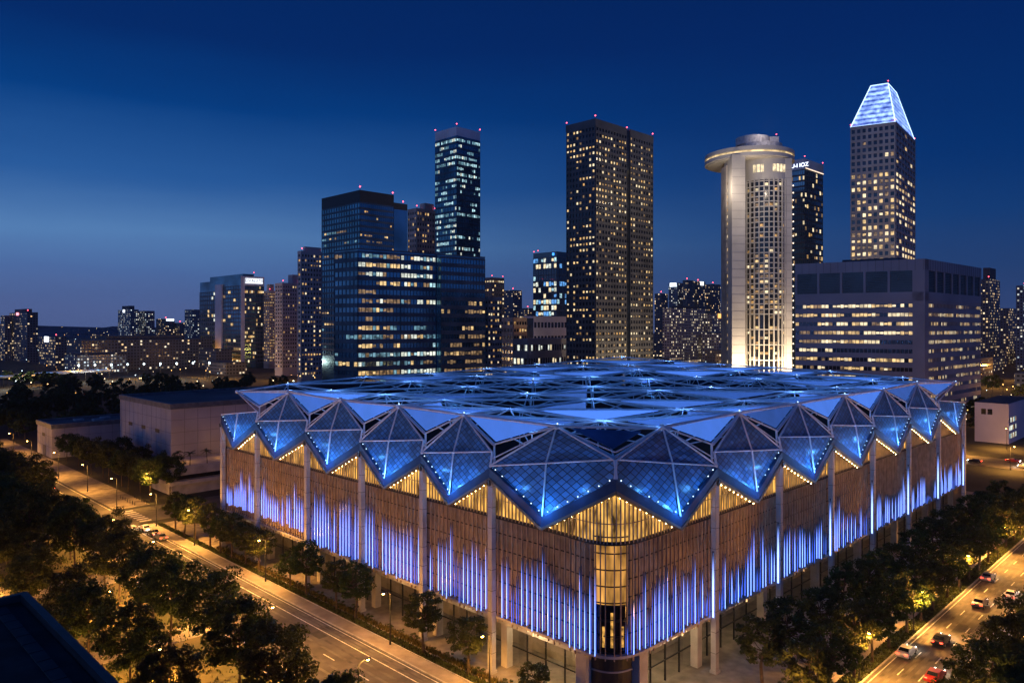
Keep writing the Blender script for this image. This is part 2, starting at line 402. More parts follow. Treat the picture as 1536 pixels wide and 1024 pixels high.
def led_box(mb, x0, x1, y0, y1, z0, z1, m, f):
    n0 = len(mb.f); v0 = len(mb.v); mb.box(x0, x1, y0, y1, z0, z1, m, f)
    for fi in range(n0, len(mb.f)): mb.uv[fi] = [(0.0, 0.0 if vi - v0 < 4 else 1.0) for vi in mb.f[fi]]
led_list = []
LEDTOP = {0: [16.2, 15.6, 17.0, 17.6, 15.2, 14.4], 1: [15.4, 14.2, 14.6, 14.0, 13.6, 13.2, 13.4]}
CORN = 2.3
for side, T in ((0, TL), (1, TR)):
    for k in range(len(T) - 1):
        a, b = T[k], T[k + 1]; m = (a + b) / 2
        a0 = CORN if k == 0 else a
        mb = MB(); strip(mb, side, a0, b, -.30, .3, ZW0 + .3, ZW1)
        bay = mb.build('wall_bay', terracotta, hall)
        mb = MB()
        for j in range(7):
            z = ZW0 + .45 + j * 2.32
            strip(mb, side, a0, b, -.27, .03, z, z + .16)
        strip(mb, side, a, b, -.1, .3, ZW1 - .3, ZW1 + .12)
        mb.build('joint_rail', joint_m, bay)
        # fins and light tubes
        mb = MB(); t = a + .55; fi = 0
        ph = R.random() * 6
        while t < b - .35:
            f = fr(side, t, 0)
            zb = ZW0 - .35 + .25 * sin(fi * 1.7)
            mb.box(-.06, .06, -.14, .12, zb, ZW1 - .3, 0, f)
            lit = LEDTOP[side][k] + .9 + 1.1 * sin(t * .55 + ph) + R.uniform(-.5, .5) + (2.4 if R.random() < .10 else 0)
            if not (t < CORN * .8):
                dim = R.random() < (.12 if side == 0 else .3)
                z0 = zb + R.uniform(.5, .9)
                if side == 0 and k >= 4: z0 += 1.5
                if R.random() > (.03 if side == 0 else .10):
                    led_list.append((side, k, t, z0, lit - (R.uniform(2, 4) if dim else 0), dim, bay))
            t += .70; fi += 1
        mb.build('fin', fin_m, bay)
        # clerestory: gold-lit glass behind close slats, under the zigzag rim
        mb = MB(); za = 29.0 if k == 0 else 27.8
        ts = [a + (b - a) * i / 16 for i in range(17)]
        for p, q in zip(ts, ts[1:]):
            mb.poly([WP(side, p, -.42, ZW1), WP(side, q, -.42, ZW1), WP(side, q, -.42, rimz(side, q) + .3), WP(side, p, -.42, rimz(side, p) + .3)])
        cl = mb.build('clerestory_window', gold_in, bay)
        mb = MB(); t = a + .3
        while t < b - .2:
            f = fr(side, t, 0); zt = rimz(side, t) + .2
            if zt > ZW1 + .4: mb.box(-.075, .075, -.30, -.12, ZW1 - .1, zt, 0, f)
            t += .50
        strip(mb, side, a, b, -.36, .03, ZW1 + 2.3, ZW1 + 2.42)
        mb.build('slat', fin_m, cl)
        # street level: white beam, storefront glass, back wall
        mb = MB(); strip(mb, side, max(a0, 2.6), b, -1.1, .4, 6.5, 8.0)
        mb.build('fascia_beam', pale_concrete, bay)
        n = 5
        mb = MB(); a1 = max(a0, 3.0)
        mb.poly([WP(side, a1, -2.2, .15), WP(side, b, -2.2, .15), WP(side, b, -2.2, 6.5), WP(side, a1, -2.2, 6.5)])
        sg = mb.build('storefront', store_glass, bay)
        mb = MB()
        for i in range(n + 1):
            t = a1 + (b - a1) * i / n
            mb.box(-.09, .09, -.1, .1, .15, 6.5, 0, fr(side, t, -2.2))
        strip(mb, side, a1, b, -2.13, .1, 3.0, 3.15)
        mb.build('glazing_frame', dark_metal, sg)
        # column with a light strip at its side
        f = fr(side, b, .42)
        mb = MB(); mb.box(-.44, .44, -.42, .42, 0, 28.4, 0, f); mb.box(-.6, .6, -.55, .55, 0, .5, 0, f)
        for z in range(3, 28, 3): mb.box(-.455, .455, -.435, .435, z, z + .05, 1, f)
        c = mb.build('column', [column_m, joint_m], hall)
        mb = MB(); sgn = -1 if side == 1 else 1
        x0, x1 = -.55, -.45
        if side == 0: x0, x1 = -.55, -.45
        led_box(mb, x0, x1, -.1, .1, 8.2, (18.5 if side == 1 else 17.0) + R.uniform(-1, 1), 0, f)
        mb.build('light_strip', col_led, c)
        mb = MB(); mb.box(-.3, .3, .5, .75, 27.2, 28.0, 0, f); mb.build('bracket', dark_metal, c)
led_list.sort(key=lambda x: (WP(x[0], x[2], 0, 12) - V((0, 0, 50))).length)
rest = MB()
for i, (side, k, t, z0, z1, dim, bay) in enumerate(led_list):
    mb = MB() if i < 100 else rest
    led_box(mb, -.035, .035, .11, .17, z0, z1, 1 if dim else 0, fr(side, t, 0))
    led_box(mb, -.055, .055, -.23, -.15, z0, z1, 2, fr(side, t, 0))
    if i < 100: mb.build('led_tube', [led_m, led_dim, led_back], bay)
o = rest.build('led_tube', [led_m, led_dim, led_back], hall); o['kind'] = 'stuff'

# rounded glass corner, glowing gold, with the dark drum behind its fins
mb = MB()
for side in (0, 1): strip(mb, side, 0, CORN, -.30, .2, ZW0 + 6.6, ZW1)
cg = mb.build('corner_glazing', gold_corner, hall)
mb = MB()
for j in range(8):
    z = ZW0 + .45 + j * 2.1
    for side in (0, 1): strip(mb, side, 0, CORN, -.25, .05, z, z + .16)
for side in (0, 1): strip(mb, side, 0, CORN + .6, -.1, .3, ZW1 - .2, ZW1 + .12)
mb.build('glazing_bar', dark_metal, cg)
drum_g = surf('drum_glass', (.012, .012, .016), .12, 0)
cc = P(3.2, 2.9); mb = MB()
ring = [(cc.x + 3.7 * cos(2 * pi * i / 28), cc.y + 3.7 * sin(2 * pi * i / 28)) for i in range(28)]
mb.prism(ring, ZW0 - .2, ZW0 + 6.6)
dr = mb.build('lift_drum', drum_g, hall)
mb = MB()
for zc in (ZW0 + .0, ZW0 + 2.2, ZW0 + 4.4, ZW0 + 6.4):
    mb.prism([(cc.x + 3.8 * cos(2 * pi * i / 28), cc.y + 3.8 * sin(2 * pi * i / 28)) for i in range(28)], zc, zc + .18)
mb.build('drum_ring', dark_metal, dr)
mb = MB()
for a in (-1.9, -1.62, -1.25):
    x = cc.x + 3.78 * cos(a); y = cc.y + 3.78 * sin(a)
    mb.box(x - .16, x + .16, y - .06, y + .06, ZW0 + 1.2, ZW0 + (5.6 if a == -1.62 else 3.8))
mb.build('drum_glint', emit('drum_gold_glint', (1, .5, .1), .7, False, .8, 1.5), dr)  # warm reflections on the dark glass, put in as gold emissive bars
# corner entrance under the wall: dark recess between two stone piers
mb = MB()
for side in (0, 1): strip(mb, side, 0, 3.4, -.9, .5, 0.1, 7.8)
en = mb.build('corner_entrance', surf('entrance_dark', (.035, .03, .028), .35, var=.3), hall)
for side in (0, 1):
    mb = MB(); mb.box(-.9, .9, -1.2, .4, 0, 7.9, 0, fr(side, 4.2, -.5)); mb.build('pier', pale_concrete, en)
for z in (3.2, 5.6):
    mb = MB()
    for side in (0, 1): strip(mb, side, 0, 3.4, -.8, .1, z, z + .2)
    mb.build('lintel', concrete, en)

# floor slab soffit, inner wall, lights under it
mb = MB()
for side, T in ((0, TL), (1, TR)): strip(mb, side, 0 if side == 0 else 0, T[-1], .1, 6.8, 7.95, 8.28)
mb.build('soffit', pale_concrete, hall)
mb = MB()
for side, T in ((0, TL), (1, TR)):
    f = -6.5
    strip(mb, side, 6.6, T[-1], f, .3, .1, 7.9)
mb.build('lobby_wall', surf('lobby_wall_paint', (.42, .36, .28), .7, var=.3, scale=.3), hall)
for side, T in ((0, TL), (1, TR)):
    for tt in T[1:]:
        mb = MB(); mb.box(-.6, .6, -.6, .6, 0.05, 7.95, 0, fr(side, tt, -1.75)); mb.build('inner_pier', pale_concrete, hall)
for side, T in ((0, TL), (1, TR)):
    for k in range(len(T) - 1):
        a, b = max(T[k], 5), T[k + 1]
        bright = {0: 1.7, 1: .45 if side == 0 else .6, 2: .22, 3: .16}.get(k, .14)
        mb = MB()
        for i in range(4):
            t = a + (b - a) * (i + .5) / 4
            for oo in (-.6, -4.0): mb.box(-.5, .5, -.25, .25, 7.86, 7.93, 0, fr(side, t, oo))
        mb.build('ceiling_light', emit('downlight%d' % int(bright * 100), (1, .74, .42), 5 * bright), hall)
        lamp_light(WP(side, (a + b) / 2, -3.6, 6.9) - hall.location, (1, .72, .38), 900 * bright, .5, hall, name='lobby_lamp')
        lamp_light(WP(side, (a + b) / 2, -.2, 7.4) - hall.location, (1, .72, .38), 170 * bright, .5, hall, name='soffit_lamp')

# ------------------------------------------------------------------ the roof
def zA(u, v): return 36.5 + 3.0 * (max(u, 0) / 79) * (max(v, 0) / 106)
MU = [(TL[i] + TL[i + 1]) / 2 for i in range(6)]; MV = [(TR[i] + TR[i + 1]) / 2 for i in range(7)]
Ug = [.8] + MU; Vg = [.8] + MV
mb = MB(); mb.poly([P(1.5, 4, 28.6), P(4, 1.5, 28.6), P(78, 1.5, 28.6), P(78, 105, 28.6), P(1.5, 105, 28.6)])
mb.poly([P(1.5, 105, 28.0), P(78, 105, 28.0), P(78, 1.5, 28.0), P(4, 1.5, 28.0), P(1.5, 4, 28.0)])
rings = [(1.5, 4), (4, 1.5), (78, 1.5), (78, 105), (1.5, 105)]
for p, q in zip(rings, rings[1:] + rings[:1]): mb.poly([P(*p, 28.0), P(*q, 28.0), P(*q, 28.6), P(*p, 28.6)])
deck = mb.build('roof_deck', deck_m, hall)
mb = MB()
for p, q in (((74.5, 5), (74.5, 101)), ((74.5, 101), (5, 101))):
    p0, q0 = P(*p), P(*q); d_ = (q0 - p0).normalized(); n_ = V((-d_.y, d_.x, 0))
    if p[0] != q[0]: p0 = p0 + d_ * .7
    mb.hexa([x + V((0, 0, z)) for z in (28.61, 35.6) for x in (p0, q0, q0 + n_ * .6, p0 + n_ * .6)])
mb.build('dark_backing_wall', surf('backing_dark', (.02, .025, .04), .8, spec=.05), deck)  # dark wall added to block the bright city seen through the lattice
for i in range(26):
    u, v = R.uniform(8, 72), R.uniform(8, 98); s = R.uniform(1, 2.4)
    mb = MB(); c_ = P(u, v, 28.6); mb.hexa([c_ + V((x * s, y * s * .7, z)) for z in (.01, R.uniform(1.2, 2.4)) for x, y in ((-1, -1), (1, -1), (1, 1), (-1, 1))])
    mb.build('roof_plant_unit', surf('plant_unit', (.05, .06, .08), .7, 0, spec=.1), deck)
# rear and end walls of the hall
mb = MB()
for (p, q) in (((78.9, 0), (78.9, 106)), ((78.9, 106), (0, 106))):
    p0, q0 = P(*p), P(*q); d = (q0 - p0).normalized(); n = V((-d.y, d.x, 0))
    mb.hexa([x + V((0, 0, z)) for z in (0, 28) for x in (p0, q0, q0 + n * .6, p0 + n * .6)])
mb.build('rear_wall', terracotta, hall)

def uv_aff(p, o, e1, e2):
    d = p - o; a, b, c = e1.dot(e1), e1.dot(e2), e2.dot(e2); x, y = d.dot(e1), d.dot(e2); D = a * c - b * b
    return ((x * c - y * b) / D, (y * a - x * b) / D)
frame = MB(); panels = []
for side, T in ((0, TL), (1, TR)):
    for k in range(len(T) - 1):
        a, b = T[k], T[k + 1]; m = (a + b) / 2; last = k == len(T) - 2
        def Q(t, o, z):
            if t > 1: return WP(side, t, o, z)
            d = P(-o * .7 + .75, -o * .7 + .5, z); return d
        zc = 29.6 if k == 0 else 28.3
        Ca, Cb, Vt = Q(a, .75, zc), Q(b, .75, 28.3), Q(m, 1.45, 23.4)
        Sa = Q(a, .2, 33.4 if k == 0 else 32.0); Sb = Q(b, .45, 30.0)
        Ap = Q(m, -.8, zA(*( (m, .8) if side == 0 else (.8, m))))
        if last: Ap = Q(75.6 if side == 0 else 104.0, -.5, 35.4)      # the end diamonds lean out as wings
        up = V((0, 0, 1))
        # zigzag rim: blue fascia over a thin brown soffit edge
        mb = MB(); n_out = (Q(m, 1, 0) - Q(m, 0, 0)).normalized()
        for c, e in ((Ca, Vt), (Cb, Vt)):
            q = [c, e, e - n_out * .9, c - n_out * .9]
            if (c is Ca) != (side == 0): q = [q[1], q[0], q[3], q[2]]
            mb.hexa([x + up * z for z in (.0, 1.35) for x in q], 0)
            mb.hexa([x + up * z + n_out * .12 for z in (-.42, -.02) for x in q], 1)
        for c, e in (((Ca, Vt), (Cb, Vt)) if k == 0 else ((Cb, Vt),)):
            for i in range(7):
                f = (i + .7) / 7.2
                if i in (2, 5) and R.random() < .4: continue
                p = c.lerp(e, f) + up * 1.72 - n_out * .25; mb.ball(p, .085, 2, 6, 4)
        for c, e in (((Ca, Vt), (Cb, Vt)) if k == 0 else ((Ca, Vt),)):
            for i in range(10):
                p = c.lerp(e, (i + .5) / 10) - up * (.62 if side == 1 and k else .35) - n_out * (.45 if side == 1 and k else 1.0); mb.ball(p, .06, 3, 6, 4)
        rim = mb.build('zigzag_rim', [rim_blue, rim_brown, stud_m, warm_stud], hall)
        # the folded diamond
        Vi = Vt + up * 1.45 - n_out * .5; Cai = Ca + up * 1.45 - n_out * .5; Cbi = Cb + up * 1.45 - n_out * .5
        e1, e2 = Sa - Vi, Sb - Vi
        mb = MB()
        tri = [Vi, Cbi, Sb, Sa, Cai] if side == 0 else [Vi, Cai, Sa, Sb, Cbi]
        fl = Vi.lerp((Sa + Sb) / 2, .5) - n_out * .25
        for p, q in zip(tri[1:], tri[2:]):
            mb.poly([Vi, p, q], 0, [uv_aff(x, Vi, e1, e2) for x in (Vi, p, q)])
        dg = mb.build('diamond_glazing', tile_lo, hall)
        mb = MB(); f1, f2 = Sa - Ap, Sb - Ap
        Mm = (Sa + Sb) / 2 - n_out * .5
        for p, q in (((Sa, Mm), (Mm, Sb)) if side == 1 else ((Sb, Mm), (Mm, Sa))):
            mb.poly([p, q, Ap], 0, [uv_aff(x, Ap, f1, f2) for x in (p, q, Ap)])
        if not last: mb.build('upper_pane', tile_lo, dg)
        # struts standing just off the glass
        mb = MB(); off = n_out * .35
        Mo = (Sa + Sb) / 2 + off + n_out * .25
        mb.tube(Sa + off, Mo, .13); mb.tube(Mo, Sb + off, .13)
        if not last: mb.tube(Ap + off * .5, Mo, .13)
        mb.tube(Mo, Vi + off, .13)
        for e in ((Sa,) if last else (Sa, Sb)):
            mb.tube(Ap + off * .5, e + off, .14)
            mb.tube(Ap + off * .5 + V((0, 0, -.1)), e + off * .2 + up * .9, .10)
        mb.tube(Sa + off * .5, Cai + off, .17); mb.tube(Sb + off * .5, Cbi + off, .17)
        mb.ball(Ap + off * .5, .42, 0, 8, 5)
        mb.build('strut', steel, dg)
        for f_, pw in ((0.06, 750), (.5, 190)):
            for c in ((Ca, Cb) if f_ > .1 else (Ca,)):
                p = Vt.lerp(c, f_) + up * 2.25 + n_out * 1.15
                lamp_light(p - hall.location, BLUE, pw, .12, hall, name='rim_flood')
        # inverted pyramid panel over the column at the far end of the bay
        tb = b if not last else b - 2.2
        Nf = Q(tb, .05, 33.0)
        if last: continue
        A2 = Q((b + (T[k + 2])) / 2, -.8, zA(0, 0))
        if k == len(T) - 3: A2 = Q(75.6 if side == 0 else 104.0, -.5, 35.4)
        panels.append((Ap, A2, Nf, 1))
        for e in (Ap, A2): frame.tube(e, Nf, .15)
        frame.tube(Nf, Q(tb, .1, 30.2), .17); frame.tube(Ap, A2, .17)
nodes_ = {}
for i, u in enumerate(Ug):
    for j, v in enumerate(Vg):
        if i == 0 and j == 0: continue
        z = zA(u, v)
        nodes_[i, j] = P(75.6, .5, 35.4) if (i == len(Ug) - 1 and j == 0) else P(.5, 104, 35.4) if (i == 0 and j == len(Vg) - 1) else P(u, v, z + R.uniform(-.45, .45))
NL = {}
for i in range(len(Ug) - 1):
    for j in range(len(Vg) - 1):
        u, v = (Ug[i] + Ug[i + 1]) / 2 - .5, (Vg[j] + Vg[j + 1]) / 2 - .5
        z = zA(u, v) - 4.4
        if i == 0 and j == 0: NL[i, j] = P(.9, .6, 33.4)
        else: NL[i, j] = P(u, v, z)
for (i, j), n in NL.items():
    cs = [nodes_.get(c) for c in ((i, j), (i + 1, j), (i, j + 1), (i + 1, j + 1))]
    for c in cs:
        if c: frame.tube(c, n, .12)
    frame.tube(cs[1], cs[2], .21)
    if i or j: frame.tube(n, n + V((0, 0, -(n.z - 28.5))), .12)
    md = (cs[1] + cs[2]) / 2; lo = md.lerp(n, .46 if i or j else .95) + V((0, -1.0 if i or j else 0, 0))
    if i == 0 and j == 0: panels.append((cs[1], cs[2], lo, .25))
    elif R.random() < .74: panels.append((cs[1], cs[2], lo, .9))
    if (i or j) and R.random() < .28: panels.append((cs[3], cs[R.choice((1, 2))], md.lerp(n, .5) + V((0, .8, 0)), .8))
    if cs[0] and R.random() < .3: panels.append((cs[0], cs[R.choice((1, 2))], md.lerp(n, .5), .5))
    for e_ in (cs[1], cs[2]): frame.tube(e_, lo, .11)
    frame.tube(lo, n, .1)
    if cs[0] and R.random() < .5: frame.tube(cs[0], lo, .12)
    if R.random() < .5: frame.tube(cs[3], md, .14)
    for d in ((1, 0), (0, 1)):
        q = NL.get((i + d[0], j + d[1]))
        if q and R.random() < .5: frame.tube(n, q, .10)
for (i, j), p in nodes_.items():
    for d in ((1, 0), (0, 1)):
        q = nodes_.get((i + d[0], j + d[1]))
        if q: frame.tube(p, q, .22)
    frame.ball(p, .34, 0, 6, 4)
    if R.random() < .5: frame.ball(p + V((0, -.3, .35)), .10, 1, 6, 4)
    lamp_light(p + (V((0, 1.3, 1.3)) if i == 0 or j == 0 else V((0, -.9, 1.5))) - hall.location, (.14, .36, 1), (420 if i == 0 or j == 0 else 230) * R.uniform(.4, 1.6), .15, hall, name='node_flood')
frame.build('space_frame', [steel, stud_m], hall)

panels.sort(key=lambda p: ((p[0] + p[1] + p[2]) / 3 - camo.location).length)
rest = MB()
for i, (a, b, c, br) in enumerate(panels):
    g = (a + b + c) / 3
    q = [p + (g - p) * (.17 if br == 1 else R.uniform(.28, .42)) for p in (a, b, c)]
    nrm = (q[1] - q[0]).cross(q[2] - q[0]).normalized() * .08
    if nrm.z < 0: nrm = -nrm
    mb = MB() if i < 100 else rest
    if (q[1] - q[0]).cross(q[2] - q[0]).dot(nrm) < 0: q = [q[0], q[2], q[1]]
    lo = [p - nrm for p in q]; hi = [p + nrm for p in q]
    bb = len(mb.v); mb.v.extend([tuple(x) for x in lo + hi])
    for f in ((2, 1, 0), (3, 4, 5), (0, 1, 4, 3), (1, 2, 5, 4), (2, 0, 3, 5)): mb.f.append(tuple(bb + x for x in f)); mb.m.append(0)
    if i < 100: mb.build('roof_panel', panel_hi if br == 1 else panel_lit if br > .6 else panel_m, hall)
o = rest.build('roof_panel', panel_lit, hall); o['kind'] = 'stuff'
# blue floodlights standing in the roof under the panels
for (i, j), n in NL.items():
    if i == 0 and j == 0: continue
    edge = i == 0 or j == 0
    lamp_light(n + V((-.0, -2.2, 2.3)) - hall.location, BLUE, 200 if edge else 60, .2, hall, name='roof_flood')
# ------------------------------------------------------------------ ground, roads, pavements
def sheet(name, pts, z, m, kind='structure'):
    mb = MB(); mb.poly([V((p.x, p.y, z)) for p in pts], 0); o = mb.build(name, m)
    return tag(o, kind=kind)
def uvq(u0, u1, v0, v1): return [P(u0, v0), P(u0, v1), P(u1, v1), P(u1, v0)][::-1] if False else [P(u1, v0), P(u0, v0), P(u0, v1), P(u1, v1)]
g = MB(); g.poly([(-5200, -300, 0), (5200, -300, 0), (5200, 6000, 0), (-5200, 6000, 0)]); tag(g.build('ground', earth), kind='structure')
sheet('park_ground', uvq(-30, 170, -75, -15.6), .010, surf('park_earth', (.10, .08, .04), .95, var=.6, scale=.12, bump=.4, col2=(.07, .08, .03)))
sheet('road_left', uvq(-70, 320, -15.2, -5.3), .030, asphalt)
sheet('road_right', uvq(-24.5, -11.9, -60, 330), .034, asphalt)
sheet('road_crossing', uvq(103, 115, -120, 110), .038, asphalt)
sheet('road_behind', uvq(-70, 60, 166, 182), .042, asphalt)
def slab(name, u0, u1, v0, v1, z0, z1, m):
    mb = MB(); q = uvq(u0, u1, v0, v1); mb.hexa([V((p.x, p.y, z)) for z in (z0, z1) for p in q]); return tag(mb.build(name, m), kind='structure')
slab('pavement_plaza', -8.7, 100, -3.3, 130, -.3, .10, paving)
slab('pavement_left_strip', -9, 101, -5.1, -3.45, -.3, .12, sidewalk_m)
slab('kerb_left', -9, 101, -5.3, -5.12, -.3, .16, kerb_m)
slab('kerb_left_inner', -9, 101, -3.43, -3.31, -.3, .2, kerb_m)
slab('pavement_right_strip', -10.0, -8.85, -5, 130, -.3, .11, sidewalk_m)
slab('kerb_right', -11.9, -11.72, -5, 130, -.3, .16, kerb_m)
slab('kerb_right_inner', -8.84, -8.71, -5, 130, -.3, .22, kerb_m)
slab('verge_right', -11.71, -10.02, -5, 130, -.3, .08, grass_m)
slab('pavement_park_side', -9, 101, -17.0, -15.3, -.3, .12, sidewalk_m)
slab('pavement_far_corner', 116.5, 240, -5.0, 1.5, -.3, .11, paving)
for i, (a, b, c, d) in enumerate(((18, 24, -60, -17.2), (46, 50, -60, -17.2), (72, 78, -60, -17.2))): slab('park_path', a, b, c, d, -.3, .05 + i * .003, sidewalk_m)
slab('park_path_long', -9, 101, -33, -29.5, -.3, .066, sidewalk_m)
# verge grass: real blades as stuff
def grass(name, u0, u1, v0, v1, n, h, z, m):
    mb = MB()
    for _ in range(n):
        p = P(R.uniform(u0, u1), R.uniform(v0, v1), z); a = R.uniform(0, pi); w = R.uniform(.08, .2); hh = h * R.uniform(.5, 1.2)
        d = V((cos(a) * w, sin(a) * w, 0)); l = V((R.uniform(-.1, .1), R.uniform(-.1, .1), hh))
        mb.poly([p - d, p + d, p + l])
    return tag(mb.build(name, m), 'rough clipped grass and low ground cover', 'grass', kind='stuff')
leaf_lo = surf('ground_cover', (.07, .09, .02), .8, var=.6, scale=2.0, trans=.3)
sheet('verge_left', uvq(-9, 100, -3.3, -2.2), .112, grass_m)
grass('grass_verge', -9, 100, -3.25, -2.2, 9000, .35, .1, leaf_lo)
grass('grass_verge_right', -11.7, -10.05, -5, 130, 9000, .3, .08, leaf_lo)
grass('grass_bed', -5, 78, -2.0, -1.3, 4200, .7, .1, surf('yellow_cover', (.16, .13, .03), .8, var=.6, scale=2.0, trans=.3))
grass('grass_park', -8, 100, -60, -17.2, 16000, .5, .0, leaf_lo)
# painted lines
def line_uv(u0, u1, v0, v1, z, dash=None, along='u'):
    mb = MB()
    if dash is None: mb.poly([V((p.x, p.y, z)) for p in uvq(u0, u1, v0, v1)])
    else:
        t0, t1 = (u0, u1) if along == 'u' else (v0, v1); t = t0
        while t < t1:
            e = min(t + dash[0], t1)
            mb.poly([V((p.x, p.y, z)) for p in (uvq(t, e, v0, v1) if along == 'u' else uvq(u0, u1, t, e))])
            t += dash[0] + dash[1]
    o = mb.build('road_markings', paint_m); tag(o, kind='structure')
line_uv(-60, 101, -7.13, -7.0, .040); line_uv(-60, 101, -10.3, -10.17, .040, (2.2, 4.2)); line_uv(-60, 101, -5.7, -5.6, .040); line_uv(-60, 101, -14.9, -14.8, .040)
line_uv(117, 300, -10.3, -10.17, .040, (2.2, 4.2)); line_uv(117, 300, -5.7, -5.6, .040); line_uv(117, 300, -8.1, -8.0, .040)
for uu in (-13.75, -15.7): line_uv(uu - .06, uu + .06, -50, 300, .044, (2.0, 3.6), 'v')
line_uv(-18.1, -18.0, -50, 300, .044, None, 'v'); line_uv(-20.9, -20.78, -50, 300, .044, (2.0, 3.6), 'v'); line_uv(-12.3, -12.2, -50, 300, .044, None, 'v')
for s_ in range(7): line_uv(101.3, 102.8, -14.6 + s_ * 1.3, -13.9 + s_ * 1.3, .043)
for s_ in range(7): line_uv(103.8 + s_ * 1.6, 104.6 + s_ * 1.6, -4.6, -2.6, .047)
for s_ in range(7): line_uv(103.8 + s_ * 1.6, 104.6 + s_ * 1.6, -17.8, -15.9, .047)

# ------------------------------------------------------------------ street lamps
HALLC = {'left': 'the left road', 'right': 'the right road'}
def make_lamp(name, h, arm, bulb, label, group):
    t = empty(name, (0, 0, 0), label, 'street lamp', group)
    mb = LMB(); mb.tube((0, 0, 0), (0, 0, h), .11, .065, 8); mb.tube((0, 0, 0), (0, 0, .6), .17, .17, 8); mb.build('pole', dark_metal, t)
    mb = LMB(); mb.tube((0, 0, h - .05), (arm * .5, 0, h + .25), .06, .05, 6); mb.tube((arm * .5, 0, h + .25), (arm, 0, h + .3), .05, .05, 6); mb.build('arm', dark_metal, t)
    mb = LMB(); mb.box(arm - .15, arm + .65, -.16, .16, h + .24, h + .38); hd = mb.build('lamp_head', dark_metal, t)
    mb = LMB(); mb.ball((arm + .25, 0, h + .16), .2, 0, 10, 6, .7); mb.build('bulb', bulb, hd)
    return t
ORD = 'first second third fourth fifth sixth seventh eighth ninth tenth eleventh twelfth thirteenth fourteenth fifteenth sixteenth seventeenth eighteenth nineteenth twentieth'.split()
ORD += ['twenty-' + x for x in ORD[:9]] + ['thirtieth'] + ['thirty-' + x for x in ORD[:9]]
proto_lamp = make_lamp('street_lamp', 8.2, 1.1, lamp_glow, 'x', 'sodium street lamps')
lamp_used = [0]
def put_lamp(u, v, rz, label, power, group, h=1.0, spill=.0):
    o = proto_lamp if lamp_used[0] == 0 else copy_tree(proto_lamp)
    lamp_used[0] += 1
    o.location = P(u, v, .05); o.rotation_euler.z = rz; o['label'] = label; o['group'] = group; o.scale = (1, 1, h)
    lamp_light((1.35, 0, 7.75), SODIUM, power, .22, o, 'SPOT', ang=radians(148))
    if spill: lamp_light((1.35, 0, 7.6), SODIUM, power * spill, .22, o, name='lamp_spill')
    return o
LP = 6600
A_L = radians(225); A_R = radians(-45)
for i, u in enumerate((28.6, 57.8, 82.0, 98.5)):
    put_lamp(u, -3.75, A_L, 'amber lamp on the grass verge below the finned wall, %s counting from the front corner' % ORD[i], LP * (1.0 if i else .8), 'lamps on the verge of the left road', spill=.32)
put_lamp(12.5, -3.75, A_L, 'amber lamp on the verge nearest the hall corner, almost out of frame below', LP * .8, 'lamps on the verge of the left road')
for i, (u, v) in enumerate(((16, -16.2), (33.5, -16.2), (50, -16.2), (67.5, -16.2), (84, -16.2), (99, -16.2))):
    put_lamp(u, v, radians(45), 'amber lamp among the park trees across the left road, %s counting away from the camera' % ORD[i], LP * 1.15, 'lamps on the park side of the left road', spill=.30)
for i, (u, v) in enumerate(((26.0, -31), (44.0, -34), (61, -36), (78, -33), (96, -38), (60, -24), (38, -24))):
    put_lamp(u, v, radians(R.uniform(0, 360)), 'amber lamp standing inside the park under the trees, %s by its distance' % ORD[i], LP * .35, 'lamps inside the park', .5, spill=.95)
for i, (u, v) in enumerate(((118.5, 2.5), (118, -4.2), (138, -3.8), (160, -3.8), (185, -3.8), (118, -19), (140, -19), (165, -19), (205, -3.8), (230, -3.8))):
    put_lamp(u, v, A_L if v > -10 else radians(45), 'amber lamp beside the left road beyond the crossing, %s in order' % ORD[i], LP * .8, 'lamps beyond the crossing', spill=.10)
for i, v in enumerate((8.0, 24.5, 41.0, 60.0, 80.0, 100.0, 122.0)):
    put_lamp(-11.45, v, A_R, 'amber lamp among the trees along the right road, %s counting from the hall corner' % ORD[i], LP * 1.9, 'lamps along the right road', .84, spill=.42)
for i, v in enumerate((14.0, 32, 52, 75, 100, 128)):
    put_lamp(-24.9, v, A_R + pi, 'amber lamp on the far kerb of the right road, %s counting from the camera' % ORD[i], LP * 5.0, 'lamps on the far kerb of the right road', spill=.30)
for i, (u, v) in enumerate(((4, 164.5), (20, 183.5), (-14, 164.5), (36, 164.5), (-4, 183.5), (12, 200))):
    put_lamp(u, v, R.uniform(0, 6), 'amber lamp on the street behind the hall near the white box building, %s in order' % ORD[i], LP * 2.4, 'lamps on the street behind the hall', spill=.12)

